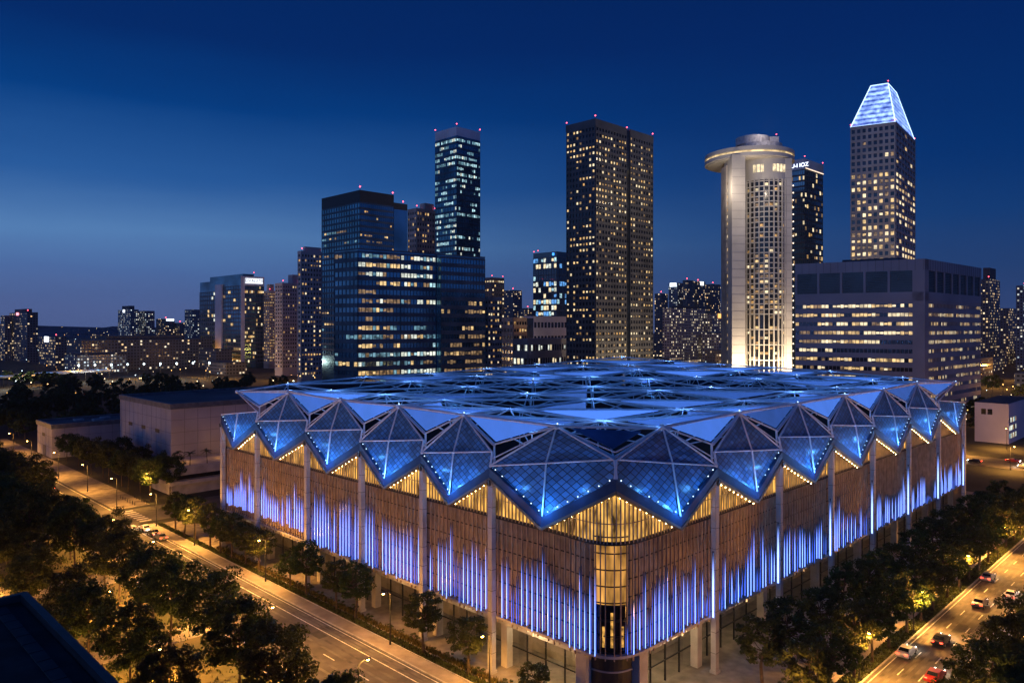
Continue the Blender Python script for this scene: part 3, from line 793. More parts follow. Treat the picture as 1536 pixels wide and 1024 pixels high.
# ------------------------------------------------------------------ trees
def leaf_mat(name, c, c2):
    return surf(name, c, .65, 0, var=.5, scale=.9, col2=c2, trans=.35, spec=.3)
leafA = leaf_mat('leaf_dark_green', (.042, .070, .016), (.016, .030, .008))
leafB = leaf_mat('leaf_olive_green', (.058, .070, .016), (.024, .032, .009))
def tree_meshes(seed, h, rw, clear, nclump, nleaf, leaf, ls, name):
    r = random.Random(seed); t = MB(); c = MB()
    top = V((r.uniform(-.4, .4), r.uniform(-.4, .4), h * .62))
    t.tube((0, 0, -.1), (0, 0, .5), .26, .19, 8); k = V((r.uniform(-.2, .2), r.uniform(-.2, .2), clear)); t.tube((0, 0, .5), k, .19, .15, 7); t.tube(k, top, .15, .06, 6)
    cen = V((0, 0, (h + clear * .8) / 2)); rz = (h - clear * .8) / 2
    for i in range(nclump):
        a = i * 2.39996 + r.uniform(-.4, .4); zz = 1 - 2 * (i + .5) / nclump; rr = sqrt(max(0, 1 - zz * zz)); f = r.uniform(.55, 1.0)
        q = cen + V((rr * cos(a) * rw * f, rr * sin(a) * rw * f, zz * rz * (f if zz > -.2 else f * .75)))
        b = k.lerp(top, min(1, max(0, (q.z - clear) / (h * .62 - clear + .01)) * .6)); mid = b.lerp(q, .5) + V((0, 0, -.25))
        if i % 2 == 0: t.tube(b, mid, .08, .05, 5, cap=False); t.tube(mid, q, .05, .02, 4, cap=False)
        cr = rw * r.uniform(.19, .33); fl = r.uniform(.55, .8)
        for _ in range(nleaf):
            while True:
                d = V((r.uniform(-1, 1), r.uniform(-1, 1), r.uniform(-1, 1)))
                if .15 < d.length < 1: break
            p = q + V((d.x * cr, d.y * cr, d.z * cr * fl)) * (1.15 if r.random() < .12 else 1)
            n = (d + V((r.uniform(-.8, .8), r.uniform(-.8, .8), r.uniform(-.3, .9)))).normalized()
            e = n.cross(V((r.uniform(-1, 1), r.uniform(-1, 1), r.uniform(-1, 1)))).normalized(); g_ = n.cross(e)
            s = ls * r.uniform(.6, 1.3)
            c.poly([p - e * s, p - g_ * s * .5, p + e * s, p + g_ * s * .5])
    return t.mesh(name + '_trunk', bark), c.mesh(name + '_crown', leaf)
TM = {
 'street': [tree_meshes(i, 9.0, 2.9, 3.0, 34, 105, leafB if i % 2 else leafA, .20, 'street_tree') for i in (1, 2, 3)],
 'big': [tree_meshes(10 + i, 14.2, 4.9, 4.6, 46, 165, leafA if i % 2 else leafB, .25, 'park_tree') for i in (1, 2, 3, 4)],
 'far': [tree_meshes(30 + i, 10.5, 4.8, 2.2, 16, 60, leafA, .62, 'far_tree') for i in (1, 2)],
}
def put_tree(name, kind, loc, s, label, group, sw=None):
    tm, cm = R.choice(TM[kind])
    t = empty(name, loc, label, 'tree', group, R.uniform(0, 6.28)); t.scale = ((sw or s) * R.uniform(.92, 1.08), (sw or s) * R.uniform(.92, 1.08), s)
    for n, me in (('trunk', tm), ('crown', cm)):
        o = bpy.data.objects.new(n, me); COL.objects.link(o); o.parent = t
    return t
# along the left verge
for i, (u, s) in enumerate(((17.2, 1.0), (24.2, 1.08), (37.6, 1.1), (41.9, 1.0), (49.3, 1.14), (53.3, .8), (62.3, 1.05), (66.8, 1.0), (71.2, 1.12), (75.0, 1.0), (79.0, 1.15), (84.5, 1.2), (88.5, 1.15), (93, 1.1))):
    put_tree('street_tree', 'street', P(u, -2.6 + R.uniform(-.2, .3), .1), s, 'young street tree on the verge beside the left road, %s counting from the hall corner' % ORD[i], 'street trees along the left verge')
put_tree('street_tree', 'street', P(7.6, -2.6, .1), .72, 'small young tree in front of the storefront nearest the hall corner', 'street trees along the left verge')
# right road: kerb row and wall row
for i in range(20):
    v = 13.5 + i * 5.3 + R.uniform(-.6, .6)
    put_tree('avenue_tree', 'street', P(-10.9, v, .08), R.uniform(1.05, 1.35), 'clear-stemmed tree on the kerb strip of the right road, %s from the hall corner' % ORD[i], 'kerb trees along the right road', R.uniform(1.1, 1.35))
for i in range(15):
    v = 15.0 + i * 6.6 + R.uniform(-1, 1)
    put_tree('avenue_tree', 'street', P(-5.9 + R.uniform(-.6, .6), v, .1), R.uniform(1.05, 1.3), 'leafy tree close under the right finned wall, %s counting from the hall corner' % ORD[i], 'trees under the right wall', R.uniform(1.15, 1.4))
for i, (u, v, s) in enumerate(((-23.5, 13.5, .84), (-23.6, 20.5, .88), (-24.5, 29, 1.0), (-25.5, 35, 1.02), (-24.5, 43, .9), (-27, 24, .95), (-26.5, 52, .9), (-25.5, 62, .9), (-26, 74, 1.0))):
    put_tree('broad_tree', 'big', P(u, v, 0), s, 'broad dark tree on the far side of the right road, %s by distance' % ORD[i], 'broad trees beyond the right road')
# park across the left road
pk = [(4, -21, .82), (12, -21.5, .86), (21, -21.5, .95), (29, -21, 1.02), (38, -19.8, 1.05), (46, -21, .98), (54, -20, 1.0), (63, -21, 1.02), (72, -20, 1.05), (80, -21.5, 1.08), (88, -20, 1.05), (97, -22, 1.1),
      (16, -28, .8), (26, -29, .9), (36, -28.5, .95), (47, -29, .88), (57, -28, .8), (66, -30, .85), (77, -28, .9), (91, -27.5, .95), (88, -25.5, 1.3), (96, -26.5, 1.35), (80, -32, 1.15), (45, -34, .85),
      (30, -40, .8), (42, -39, .8), (55, -41, .85), (70, -40, .85), (84, -40, .85), (103, -46, 1.1), (75, -50, .9)]
for i, (u, v, s) in enumerate(pk):
    row = 0 if v > -24 else 1 if v > -35 else 2
    j = [q for q in pk if (0 if q[1] > -24 else 1 if q[1] > -35 else 2) == row].index((u, v, s))
    put_tree('park_tree', 'big', P(u, v, 0), s * R.uniform(.95, 1.04), ('large spreading park tree in the %s, %s by distance' % (('row edging the left road', 'middle park row', 'inner park row')[row], ORD[j])), 'park trees across the left road')
# beyond the crossing
fc = [(119.5, 2.6), (121, 7), (127, 3.2), (133, 2.8), (139, 3.4), (146, 2.8), (152, 3.4), (158, 2.6), (165, 3), (172, 3.6), (180, 3), (130, 8.2), (142, 8.6), (155, 8.4)]
for i, (u, v) in enumerate(fc):
    put_tree('street_tree', 'big', P(u, v, .1), R.uniform(.78, .95), 'dark tree beyond the crossing in front of the windowless grey hall, %s in the row' % ORD[i], 'trees beyond the crossing')
fl = [(118, -18.5), (126, -18.6), (134, -18.4), (143, -18.6), (152, -18.4), (118, -24), (128, -22), (137, -25), (147, -22), (157, -26), (168, -23), (180, -25), (122, -36), (135, -38), (150, -36), (166, -38), (185, -36), (195, -20), (205, -26)]
for i, (u, v) in enumerate(fl):
    put_tree('street_tree', 'big', P(u, v, 0), R.uniform(1.0, 1.25), 'dark tree on the left of the road beyond the crossing, %s in order' % ORD[i], 'trees left of the far road')
rr_ = random.Random(5)
n = 0
while n < 120:
    y = 1 / rr_.uniform(1 / 640, 1 / 330); x = rr_.uniform(-.72, -.28) * y
    if P(0, 0).x - x > 0 and (-(x - CX) + (y - CY)) / 2 < 212 and (x - CX + y - CY) / 2 > -6: continue
    put_tree('distant_tree', 'far', (x, y, 0), rr_.uniform(1.0, 1.5), 'dark distant tree in the wooded belt behind the grey box halls', 'trees of the wooded belt')
    n += 1
n = 0
while n < 34:
    x, y = rr_.uniform(60, 520), rr_.uniform(300, 900)
    if not (.08 < x / y < .72) or (.38 < x / y < .62 and y < 440): continue
    put_tree('distant_tree', 'far', (x, y, 0), rr_.uniform(.9, 1.5), 'dark distant tree on the streets beyond the blue roof', 'trees beyond the blue roof')
    n += 1
# palms on the terrace
palm_leaf = leaf_mat('palm_frond_green', (.06, .08, .02), (.03, .04, .012))
def palm_meshes(seed):
    r = random.Random(seed); t = MB(); c = MB(); t.tube((0, 0, 0), (.15, 0, 2.6), .16, .12, 7); t.tube((.15, 0, 2.6), (.2, .05, 4.6), .12, .10, 7)
    for k in range(15):
        a = k * 2.4; el = r.uniform(-.2, 1.0); L = r.uniform(1.9, 2.6); p = V((.2, .05, 4.6)); d = V((cos(a) * cos(el), sin(a) * cos(el), sin(el))); sd = V((-sin(a), cos(a), 0))
        for sgm in range(6):
            q = p + d * L / 6; w = .30 * (1 - sgm / 7)
            for s2 in (-1, 1):
                for h_ in range(3):
                    b = p.lerp(q, h_ / 3); c.poly([b, b + d * .12, b + sd * s2 * w * 1.8 + d * .25 + V((0, 0, -.22))])
            d = (d + V((0, 0, -.24))).normalized(); p = q
    return t.mesh('palm_trunk', bark), c.mesh('palm_crown', palm_leaf)
PM = palm_meshes(3)

patch_m = surf('asphalt_patch', (.055, .052, .05), .85, var=.3, scale=.6, bump=.2); worn = surf('asphalt_worn', (.125, .115, .105), .75, var=.5, scale=.35)
for i in range(12):
    u, w, l = R.uniform(10, 98), R.uniform(.6, 1.2), R.uniform(1.5, 5); v = R.uniform(-14, -6); sheet('asphalt_patch', uvq(u, u + l, v, v + w), .0335, patch_m)
for i in range(12):
    v, w, l = R.uniform(12, 120), R.uniform(.6, 1.2), R.uniform(1.5, 5); u = R.uniform(-23, -13); sheet('asphalt_patch', uvq(u, u + w, v, v + l), .0375, patch_m)
for v in (-6.1, -6.65, -8.2, -9.3, -11.2, -12.3): sheet('tyre_track', uvq(-60, 101, v - .17, v + .17), .0318, worn)
for u in (-12.7, -13.4, -14.3, -15.1, -16.3, -17.3, -18.8, -19.7, -21.5, -22.4): sheet('tyre_track', uvq(u - .17, u + .17, -50, 300), .0358, worn)
# ------------------------------------------------------------------ low grey halls and terrace on the left
clad = surf('pale_metal_cladding', (.36, .35, .38), .6, 0, var=.15, scale=.08)
clad_side = surf('grey_metal_cladding', (.20, .195, .21), .6, 0, var=.15, scale=.08)
flat_roof = surf('flat_roof', (.06, .075, .105), .7, 0, var=.4, scale=.06)
def box_hall(name, label, u0, u1, v0, v1, h, par=.9, seam=4.0, cat='building'):
    e = empty(name, P(u0, v0, 0), label, cat)
    mb = MB(); mb.hexa([V((p.x, p.y, z)) for z in (0, h) for p in uvq(u0, u1, v0, v1)]); w = mb.build('wall', clad, e)
    mb = MB(); z = seam
    def band(z0, z1, o):
        for q in ((u0 - o, u1 + o, v0 - o, v0 + .0), (u0 - o, u0, v0, v1)):
            mb.hexa([V((p.x, p.y, zz)) for zz in (z0, z1) for p in uvq(*q)])
    while z < h - .5: band(z, z + .07, .03); z += seam
    u = u0 + 3
    while u < u1: mb.hexa([V((p.x, p.y, zz)) for zz in (.2, h) for p in uvq(u, u + .05, v0 - .025, v0)]); u += 3
    v = v0 + 3
    while v < v1: mb.hexa([V((p.x, p.y, zz)) for zz in (.2, h) for p in uvq(u0 - .025, u0, v, v + .05)]); v += 3
    mb.build('cladding_seam', surf('seam_dark', (.12, .115, .12), .7), w)
    mb = MB(); mb.hexa([V((p.x, p.y, z)) for z in (h + .01, h + .25) for p in uvq(u0 + .5, u1 - .5, v0 + .5, v1 - .5)]); r_ = mb.build('roof', flat_roof, e)
    mb = MB(); o = .25
    for q in ((u0 - o, u1 + o, v0 - o, v0 + .4), (u0 - o, u0 + .4, v0 + .4, v1 + o), (u1 - .4, u1 + o, v0 + .4, v1 + o), (u0 + .4, u1 - .4, v1 - .4, v1 + o)):
        mb.hexa([V((p.x, p.y, z)) for z in (h - .8, h + par) for p in uvq(*q)])
    mb.build('parapet', surf('parapet_metal', (.13, .14, .16), .5, .3), r_)
    mb = MB()
    for i in range(9):
        uu, vv = R.uniform(u0 + 3, u1 - 3), R.uniform(v0 + 3, v1 - 3); s = R.uniform(.6, 1.3)
        mb.hexa([V((p.x, p.y, z)) for z in (h + .25, h + R.uniform(.7, 1.2)) for p in uvq(uu - s, uu + s, vv - s, vv + s)])
    mb.build('rooftop_unit', concrete, r_)
    for i in range(3):
        u = u0 + 6 + i * 9
        if u > u1 - 4: break
        mb = MB(); mb.hexa([V((p.x, p.y, zz)) for zz in (.1, 4.0) for p in uvq(u, u + 3, v0 - .06, v0 - .03)]); mb.build('loading_door', surf('door_grey', (.10, .10, .115), .6), e)
        mb = MB(); mb.hexa([V((p.x, p.y, zz)) for zz in (h * .62, h * .62 + 1.2) for p in uvq(u + 1, u + 3.5, v0 - .07, v0 - .03)]); mb.build('louvre_vent', dark_metal, e)
    mb = MB()
    for k in (.33, .66):
        p = P(u0, v0 + (v1 - v0) * k); mb.tube(p + V((-.15, 0, .2)), p + V((-.15, 0, h)), .1, .1, 6)
    mb.build('drain_pipe', dark_metal, w)
    return e
box_hall('windowless_hall', 'tall windowless grey flat-roofed hall behind the left end of the blue-roofed hall', 134.5, 168.5, 12.3, 84, 24.4)
box_hall('windowless_annex', 'smaller low pale box hall left of the tall windowless grey hall', 190, 205, 2, 60, 12.0)
# terrace building with palms
te = empty('terrace_building', P(118, 6.5, 0), 'low pale building with a dark slot and a palm terrace on top, beside the crossing', 'building')
mb = MB()
for q, z0, z1 in (((121, 134, 7.5, 66), 0, 3.2), ((120, 134, 6.5, 66), 3.2, 4.4), ((121.2, 134, 8, 66), 4.4, 6.0), ((120, 134, 6.5, 66), 6.0, 7.6)): mb.hexa([V((p.x, p.y, z)) for z in (z0, z1 - .01) for p in uvq(*q)])
mb.build('wall', pale_concrete, te)
mb = MB(); mb.hexa([V((p.x, p.y, z)) for z in (4.5, 5.9) for p in uvq(121.1, 121.19, 8.4, 65)]); mb.build('slot_window', surf('slot_glass', (.015, .015, .018), .15), te)
mb = MB(); mb.hexa([V((p.x, p.y, z)) for z in (7.6, 8.6) for p in uvq(120, 120.25, 6.6, 66)]); mb.build('parapet', pale_concrete, te)
for i, v in enumerate((9.5, 12.5, 16.2, 20.0, 24.5, 29)):
    t = empty('palm_tree', P(124 + R.uniform(-1, 1.5), v, 7.6), 'small palm on the terrace before the windowless grey hall, %s from its corner' % ORD[i], 'palm', 'palms on the terrace')
    t.scale = (.9, .9, R.uniform(.75, .95)); t.rotation_euler.z = i * 1.3
    for n_, me in (('trunk', PM[0]), ('crown', PM[1])):
        o = bpy.data.objects.new(n_, me); COL.objects.link(o); o.parent = t
    if i in (2, 4):
        pass
for v in (13, 22, 31): lamp_light(P(129, v, 10.5) - te.location, SODIUM, 450, .3, te, name='terrace_lamp')
mb = MB()
for v in (13, 22, 31): mb.tube(P(129, v, 7.6), P(129, v, 10.2), .06, .06, 6)
tp = mb.build('lamp_post', dark_metal, te)
# near dark flat roof at the lower left
e = empty('dark_rooftop', V((-60, 50, 0)), 'unlit flat roof of a near building with a metal parapet gutter, bottom left corner', 'building')
ru = [P(-34, -44), P(0, 0)]
r0 = V((PX(150, 61.8), 61.8, 22)); dL = V((-.7071, .7071, 0)); dR = V((.7071, .7071, 0))
far_c = r0 + dL * 24; 
q = [r0 - dL * 40, r0 - dL * 40 - dR * 60, far_c - dR * 60, far_c]
mb = MB(); mb.hexa([V((p.x, p.y, z)) for z in (0, 21.3) for p in (q[0], q[3], q[2], q[1])][:8]); mb.build('wall', surf('dark_render', (.05, .05, .05), .9), e)
mb = MB(); mb.hexa([V((p.x, p.y, z)) for z in (21.31, 21.6) for p in [x + (V((0, 0, 0))) for x in (q[0] - dR * .8, q[3] - dR * .8 - dL * .8, q[2] - dL * .8, q[1])]]); rf = mb.build('roof', surf('dark_felt', (.02, .022, .026), .9, var=.6, scale=.4, bump=.4), e)
mb = MB()
for a, b, w in ((q[0], q[3], -dR * .7), (q[3] - dR * .7, q[2], -dL * .7)):
    mb = MB(); mb.hexa([V((p.x, p.y, z)) for z in (21.31, 22.3) for p in (a, b, b + w, a + w)]); mb.build('parapet', surf('dark_coping', (.045, .05, .06), .5, .3), rf)
mb = MB()
for i in range(26):
    p = q[0] - dR * 2.2 + dL * (2.4 * i); s = .9
    mb.hexa([V((x.x, x.y, z)) for z in (21.61, 21.72) for x in (p, p + dL * 2.2, p + dL * 2.2 - dR * 1.1, p - dR * 1.1)])
mb.build('walkway_slab', surf('walkway_dark', (.04, .042, .046), .8), rf)

# ------------------------------------------------------------------ towers
class Tower:
    def __init__(s, name, label, cx, cy, dl=(-.7071, .7071), dr=(.7071, .7071), cat='tower', group=None):
        s.e = empty(name, (cx, cy, 0), label, cat, group); s.c = V((cx, cy, 0)); s.l = V((dl[0], dl[1], 0)); s.r = V((dr[0], dr[1], 0))
        s.win = []; s.rng = random.Random(hash(name) % 1000 if False else sum(map(ord, label)))
    def W(s, a, b, z): return s.c + s.r * a + s.l * b + V((0, 0, z))
    def box(s, mb, a0, a1, b0, b1, z0, z1, m=0): mb.hexa([s.W(a, b, z) for z in (z0, z1) for a, b in ((a0, b0), (a1, b0), (a1, b1), (a0, b1))], m)
    def part(s, name, mb, m, parent=None): return mb.build(name, m, parent or s.e)
    def face(s, mb, glass, face, off, t0, t1, z0, z1, nf, nc, pier, span, depth, lit, pal, pm=0, sm=0, hf=.92, run=0.0, skip=None):
        """core glass face at offset off; piers and spandrels stand depth proud of it; windows as quads"""
        fh = (z1 - z0) / nf; cw = (t1 - t0) / nc
        for k in range(nf + 1):
            a, b = z0 + k * fh - span / 2, z0 + k * fh + span / 2
            a, b = max(a, z0), min(b, z1)
            if face == 'R': s.box(mb, t0, t1, off - depth + .07, off, a, b, sm)
            else: s.box(mb, off - depth + .07, off, t0, t1, a, b, sm)
        if pier:
            for k in range(nc + 1):
                a, b = max(t0, t0 + k * cw - pier / 2), min(t1, t0 + k * cw + pier / 2)
                if face == 'R': s.box(mb, a, b, off - depth, off, z0, z1, pm)
                else: s.box(mb, off - depth, off, a, b, z0, z1, pm)
        w, h = cw - (pier if pier else .12), fh - span
        for k in range(nf):
            pf = lit(k / nf) if callable(lit) else lit * s.rng.uniform(.25, 1.75)
            on = False
            for i in range(nc):
                if skip and skip(k, i): continue
                if i == 0 or s.rng.random() >= run:
                    on = s.rng.random() < pf; mrun = s.rng.choice(pal)
                m = (mrun if run and s.rng.random() < .75 else s.rng.choice(pal)) if on else None
                if m is None or (run and s.rng.random() < .08): continue
                s.win.append((face, off, t0 + (i + .5) * cw, z0 + (k + .5) * fh, w * .94, h * (hf if s.rng.random() < .75 else hf * .65), m))
    def finish(s, wname='window'):
        cam_ = camo.location; cache = {}
        pos = lambda q: s.W(q[2], q[1], q[3]) if q[0] == 'R' else s.W(q[1], q[2], q[3])
        s.win.sort(key=lambda q: -q[3])   # highest first: the ones nothing hides
        rest = MB(); mats = []
        for i, (face, off, t, z, w, h, m) in enumerate(s.win):
            p = pos((face, off, t, z)); d = s.r if face == 'R' else s.l; n = -s.l if face == 'R' else -s.r
            p = p + n * .05
            if i < 100:
                key = (face, round(w, 3), round(h, 3), m.name)
                if key not in cache:
                    mb = MB(); q = [d * (-w / 2) + V((0, 0, -h / 2)), d * (w / 2) + V((0, 0, -h / 2)), d * (w / 2) + V((0, 0, h / 2)), d * (-w / 2) + V((0, 0, h / 2))]
                    if face == 'L': q = q[::-1]
                    mb.poly(q); cache[key] = mb.mesh(wname, m)
                o = bpy.data.objects.new(wname, cache[key]); COL.objects.link(o); o.parent = s.e; o.location = p - s.c
            else:
                if m not in mats: mats.append(m)
                q = [p + d * (-w / 2) + V((0, 0, -h / 2)), p + d * (w / 2) + V((0, 0, -h / 2)), p + d * (w / 2) + V((0, 0, h / 2)), p + d * (-w / 2) + V((0, 0, h / 2))]
                rest.poly(q if face == 'R' else q[::-1], mats.index(m))
        if rest.f: o = rest.build(wname, mats, s.e); o['kind'] = 'stuff'
    def beacons(s, pts):
        for p in pts:
            mb = MB(); q = s.W(*p); mb.tube(q, q + V((0, 0, 2.0)), .15, .1, 5); mb.ball(q + V((0, 0, 2.2)), .48, 1, 6, 4)
            mb.build('beacon', [dark_metal, red_glow], s.e)
def geo(pxc, Y, pxl, pxr, pyt):
    """corner, left width, right width, height from picture measures (45 degree plan)"""
    x = PX(pxc, Y); pl, pr = (pxl - 768) / F, (pxr - 768) / F
    bl = (x - pl * Y) / (1 + pl) * 1.4142; ar = (pr * Y - x) / (1 - pr) * 1.4142
    return x, Y, bl, ar, PZ(pyt, Y)
W1 = emit('lit_window_warm', (1, .66, .28), .95, var=.7, scale=.35, lo=.35); W2 = emit('lit_window_amber', (1, .55, .18), .65, var=.8, scale=.45, lo=.2); W3 = emit('lit_window_dim', (1, .62, .30), .28, var=.8, scale=.45)
W4 = emit('lit_window_cream', (1, .80, .48), 1.2, var=.5, scale=.35, lo=.4); K1 = emit('lit_window_cool', (.55, .90, 1), .85, var=.7, scale=.35, lo=.3); K2 = emit('lit_window_teal', (.30, .62, .78), .45, var=.8, scale=.35)
K3 = emit('lit_window_white', (.95, 1, .85), .9, var=.6, scale=.4, lo=.3); BL = emit('lit_window_blue', (.15, .45, 1), .9, var=.7, scale=.4)
glass_navy = surf('curtain_glass_navy', (.15, .33, .42), .12, .75, var=.4, scale=.05, spec=.8)
glass_teal = surf('curtain_glass_teal', (.16, .34, .42), .12, .75, var=.4, scale=.05, spec=.8)
glass_dark = surf('window_glass_dark', (.035, .045, .06), .14, .5, var=.4, scale=.1, spec=.7)
mull_navy = surf('mullion_navy', (.06, .095, .13), .4, .4, var=.3, scale=.1)
brown_st = surf('brown_granite', (.075, .074, .08), .55, 0, var=.25, scale=.1)
grey_st = surf('grey_stone', (.38, .36, .37), .7, 0, var=.2, scale=.06)
cream_st = surf('cream_concrete', (.56, .52, .47), .75, 0, var=.15, scale=.05)
beige = surf('beige_render', (.42, .37, .33), .8, 0, var=.3, scale=.08)
white_st = surf('white_panel', (.58, .57, .62), .6, 0, var=.15, scale=.06)
lilac = surf('lilac_panel', (.42, .42, .52), .6, 0, var=.15, scale=.06)

# brown granite tower
x, Y, bl, ar, h = geo(893, 560, 850, 979, 178)
t = Tower('granite_tower', 'dark brown granite tower with hundreds of small gold windows behind the middle of the roof', x, Y)
core = MB(); t.box(core, 0, ar, 0, bl, 0, h - 1.5); mb = MB()
nf = 40; a1 = ar * .52; a2 = ar * .58
t.face(mb, None, 'L', 0, 0, bl, 20, h - 5, nf, 9, 1.15, 2.1, .55, .42, [W1, W1, W2, W4, W3], hf=.74)
t.face(mb, None, 'R', 0, 0, a1, 20, h - 5, nf, 11, 1.3, 2.1, .55, .42, [W1, W1, W2, W4, W3], hf=.74)
t.face(mb, None, 'R', 0, a2, ar, 20, h - 5, nf, 9, 1.3, 2.1, .55, .46, [W1, W1, W2, W4, W3], hf=.74)
t.part('glass_core', core, glass_dark); w = t.part('granite_frame', mb, brown_st)
for q_ in ((-.5, a1), (a2, ar + .5)): mb = MB(); t.box(mb, q_[0], q_[1], -.5, bl + .5, h - 5, h); t.part('parapet', mb, brown_st)
mb = MB(); t.box(mb, -.7, ar + .7, -.7, bl + .7, 0, 19.5); t.part('plinth', mb, brown_st)
t.beacons([(0, 0, h), (ar, 0, h), (0, bl, h), (a1 + 2, 1, h - 1)]); t.finish()

# teal glass tower
x, Y, bl, ar, h = geo(685, 600, 653, 720, 190)
t = Tower('teal_tower', 'slim teal glass tower with a white band below its crown, left of the granite tower', x, Y)
core = MB(); t.box(core, 0, ar, 0, bl, 0, h - 7); t.part('glass_core', core, glass_teal); mb = MB()
f_ = lambda q: .97 if q > .965 else (R.choice([.15, .35, .6, .85]) if q > .45 else .25)
t.face(mb, None, 'L', 0, 0, bl, 10, h - 8, 42, 14, .2, 1.3, .35, f_, [K1, K1, K2, K3, K2, K1], hf=.7, run=.45)
t.face(mb, None, 'R', 0, 0, ar, 10, h - 8, 42, 14, .2, 1.3, .35, f_, [K1, K1, K2, K3, K2, K1], hf=.7, run=.45)
t.part('mullion', mb, mull_navy)
mb = MB()
for i in range(12):
    for fc_ in ('L', 'R'):
        wd = bl if fc_ == 'L' else ar; a = wd * i / 12
        (t.box(mb, -.3, .1, a + .1, a + wd / 12 - .1, h - 7, h) if fc_ == 'L' else t.box(mb, a + .1, a + wd / 12 - .1, -.3, .1, h - 7, h))
t.part('crown_screen', mb, white_st); t.beacons([(0, 0, h), (ar, 0, h), (0, bl, h)]); t.finish()

# dark navy tower with its lower wing
x, Y, bl, ar, h = geo(540, 500, 483, 615, 285)
t = Tower('navy_tower', 'blocky dark navy glass tower with a stepped top, behind the wide glass office', x, Y)
core = MB(); a1 = ar * .66; t.box(core, 0, a1, 0, bl, 0, h - 6); t.box(core, a1, ar, 3, bl, 0, h - 9); t.part('glass_core', core, glass_navy); mb = MB()
t.face(mb, None, 'L', 0, 0, bl, 30, h - 8, 26, 15, .2, 1.3, .35, .15, [W1, W3, K2, K2, W3], hf=.5, run=.6)
t.face(mb, None, 'R', 0, 0, a1, 30, h - 8, 26, 17, .2, 1.3, .35, .10, [W1, W3, W2, W3], hf=.5, run=.6)
t.part('mullion', mb, mull_navy)
mb = MB(); t.box(mb, -.3, a1, -.3, bl, h - 7.8, h); t.box(mb, a1, ar, 3, bl, h - 9, h - 4.5); t.part('plant_screen', mb, surf('screen_black', (.02, .024, .03), .5, .2)); t.beacons([(0, 0, h), (a1, 1, h - .5), (ar - 3, 4, h - 5)]); t.finish()

x, Y = PX(537, 430), 430
t = Tower('glass_office', 'wide navy glass office with long lit ribbon floors, before the blocky navy tower', x, Y, (-.78, .6258), (.80, .60))
h = PZ(373, 430); ar = 84.7; bl = 21
core = MB(); t.box(core, 0, ar, 0, bl, 0, h - .5); t.box(core, 52, ar, -4, 0, 0, h - 1.0); t.part('glass_core', core, glass_navy); mb = MB()
lf = [.5, .6, .75, .85, .7, .7, .65, .7, .6, .4, .5, .85, .45, .6, .8, .5, .8]
fl_ = lambda q: lf[min(16, int(q * 17 + .01))] * 1.15
t.face(mb, None, 'R', 0, 0, 27, 5, h - 1, 17, 12, .12, 2.4, .4, fl_, [W1, K3, W3, K2, W3], hf=.85, run=.75)
t.face(mb, None, 'R', 0, 27.5, 51.5, 5, h - 1, 17, 11, .12, 2.4, .4, fl_, [W1, K1, K3, W3, K2], hf=.85, run=.75)
t.face(mb, None, 'R', -4, 52, ar, 5, h - 1.5, 17, 15, .12, 2.4, .4, lambda q: (.03 if q > .6 else .4) * R.uniform(.4, 1.6), [W1, W3, W3], hf=.85, run=.75)
t.face(mb, None, 'L', 0, 0, bl, 5, h - 1, 17, 6, .12, 2.4, .4, .16, [W1, K2, W3], hf=.85, run=.5)
t.part('mullion', mb, mull_navy)
mb = MB(); t.box(mb, -.4, 52, -.4, bl, h - .5, h + .4); t.box(mb, 52.2, ar, -4.3, -.6, h - 1, h - .2); t.part('roof_edge', mb, mull_navy); t.finish()

# pale residential blocks left of the navy tower
def punched(name, label, pxc, Y, pxl, pxr, pyt, nf, ncl, ncr, wall, lit, pal, top=None, z0=8, pier=.45, span=.5, beac=True, cat='apartment tower'):
    x, Y, bl, ar, h = geo(pxc, Y, pxl, pxr, pyt)
    t = Tower(name, label, x, Y, cat=cat)
    core = MB(); t.box(core, 0, ar, 0, bl, 0, h - .6); t.part('glass_core', core, glass_dark); mb = MB()
    fh = (h - z0 - 2) / nf
    for fc_, wd, nc in (('L', bl, ncl), ('R', ar, ncr)):
        if wd > 2 and nc: t.face(mb, None, fc_, 0, 0, wd, z0, h - 2, nf, nc, wd / nc * pier, fh * span, .45, lit, pal)
    t.box(mb, -.5, ar, -.5, bl, h - 2, h); t.box(mb, -.5, ar, -.5, bl, 0, z0)
    t.part('wall', mb, wall)
    if top:
        mb = MB(); t.box(mb, ar * top[0], ar * top[1], bl * .2, bl * .8, h, h + top[2]); t.part('roof_plant', mb, wall)
    if beac: t.beacons([(1, 1, h), (ar - 1, 1, h)])
    t.finish(); return t
punched('apartment_tower', 'grey apartment tower with a lit top cornice, left beside the blocky navy tower', 452, 640, 447, 486, 376, 26, 1, 8, grey_st, .3, [W1, W4, W2, W3], (.2, .9, 4))
punched('apartment_tower', 'stepped grey apartment block with few lit flats, lower and farther left than the corniced tower', 424, 760, 413, 452, 424, 22, 3, 8, grey_st, .18, [W1, W3, W2], (.6, .95, 9))
punched('apartment_tower', 'narrow brown apartment tower full of orange windows, between the signboard office and grey blocks', 404, 900, 396, 416, 436, 24, 3, 5, beige, .5, [W2, W2, W1], (.2, .7, 8))
punched('apartment_tower', 'pale stone tower with a mast, squeezed between the navy and teal towers', 625, 660, 612, 655, 312, 30, 4, 8, beige, .3, [W1, W3, W2], (.5, .95, 6))

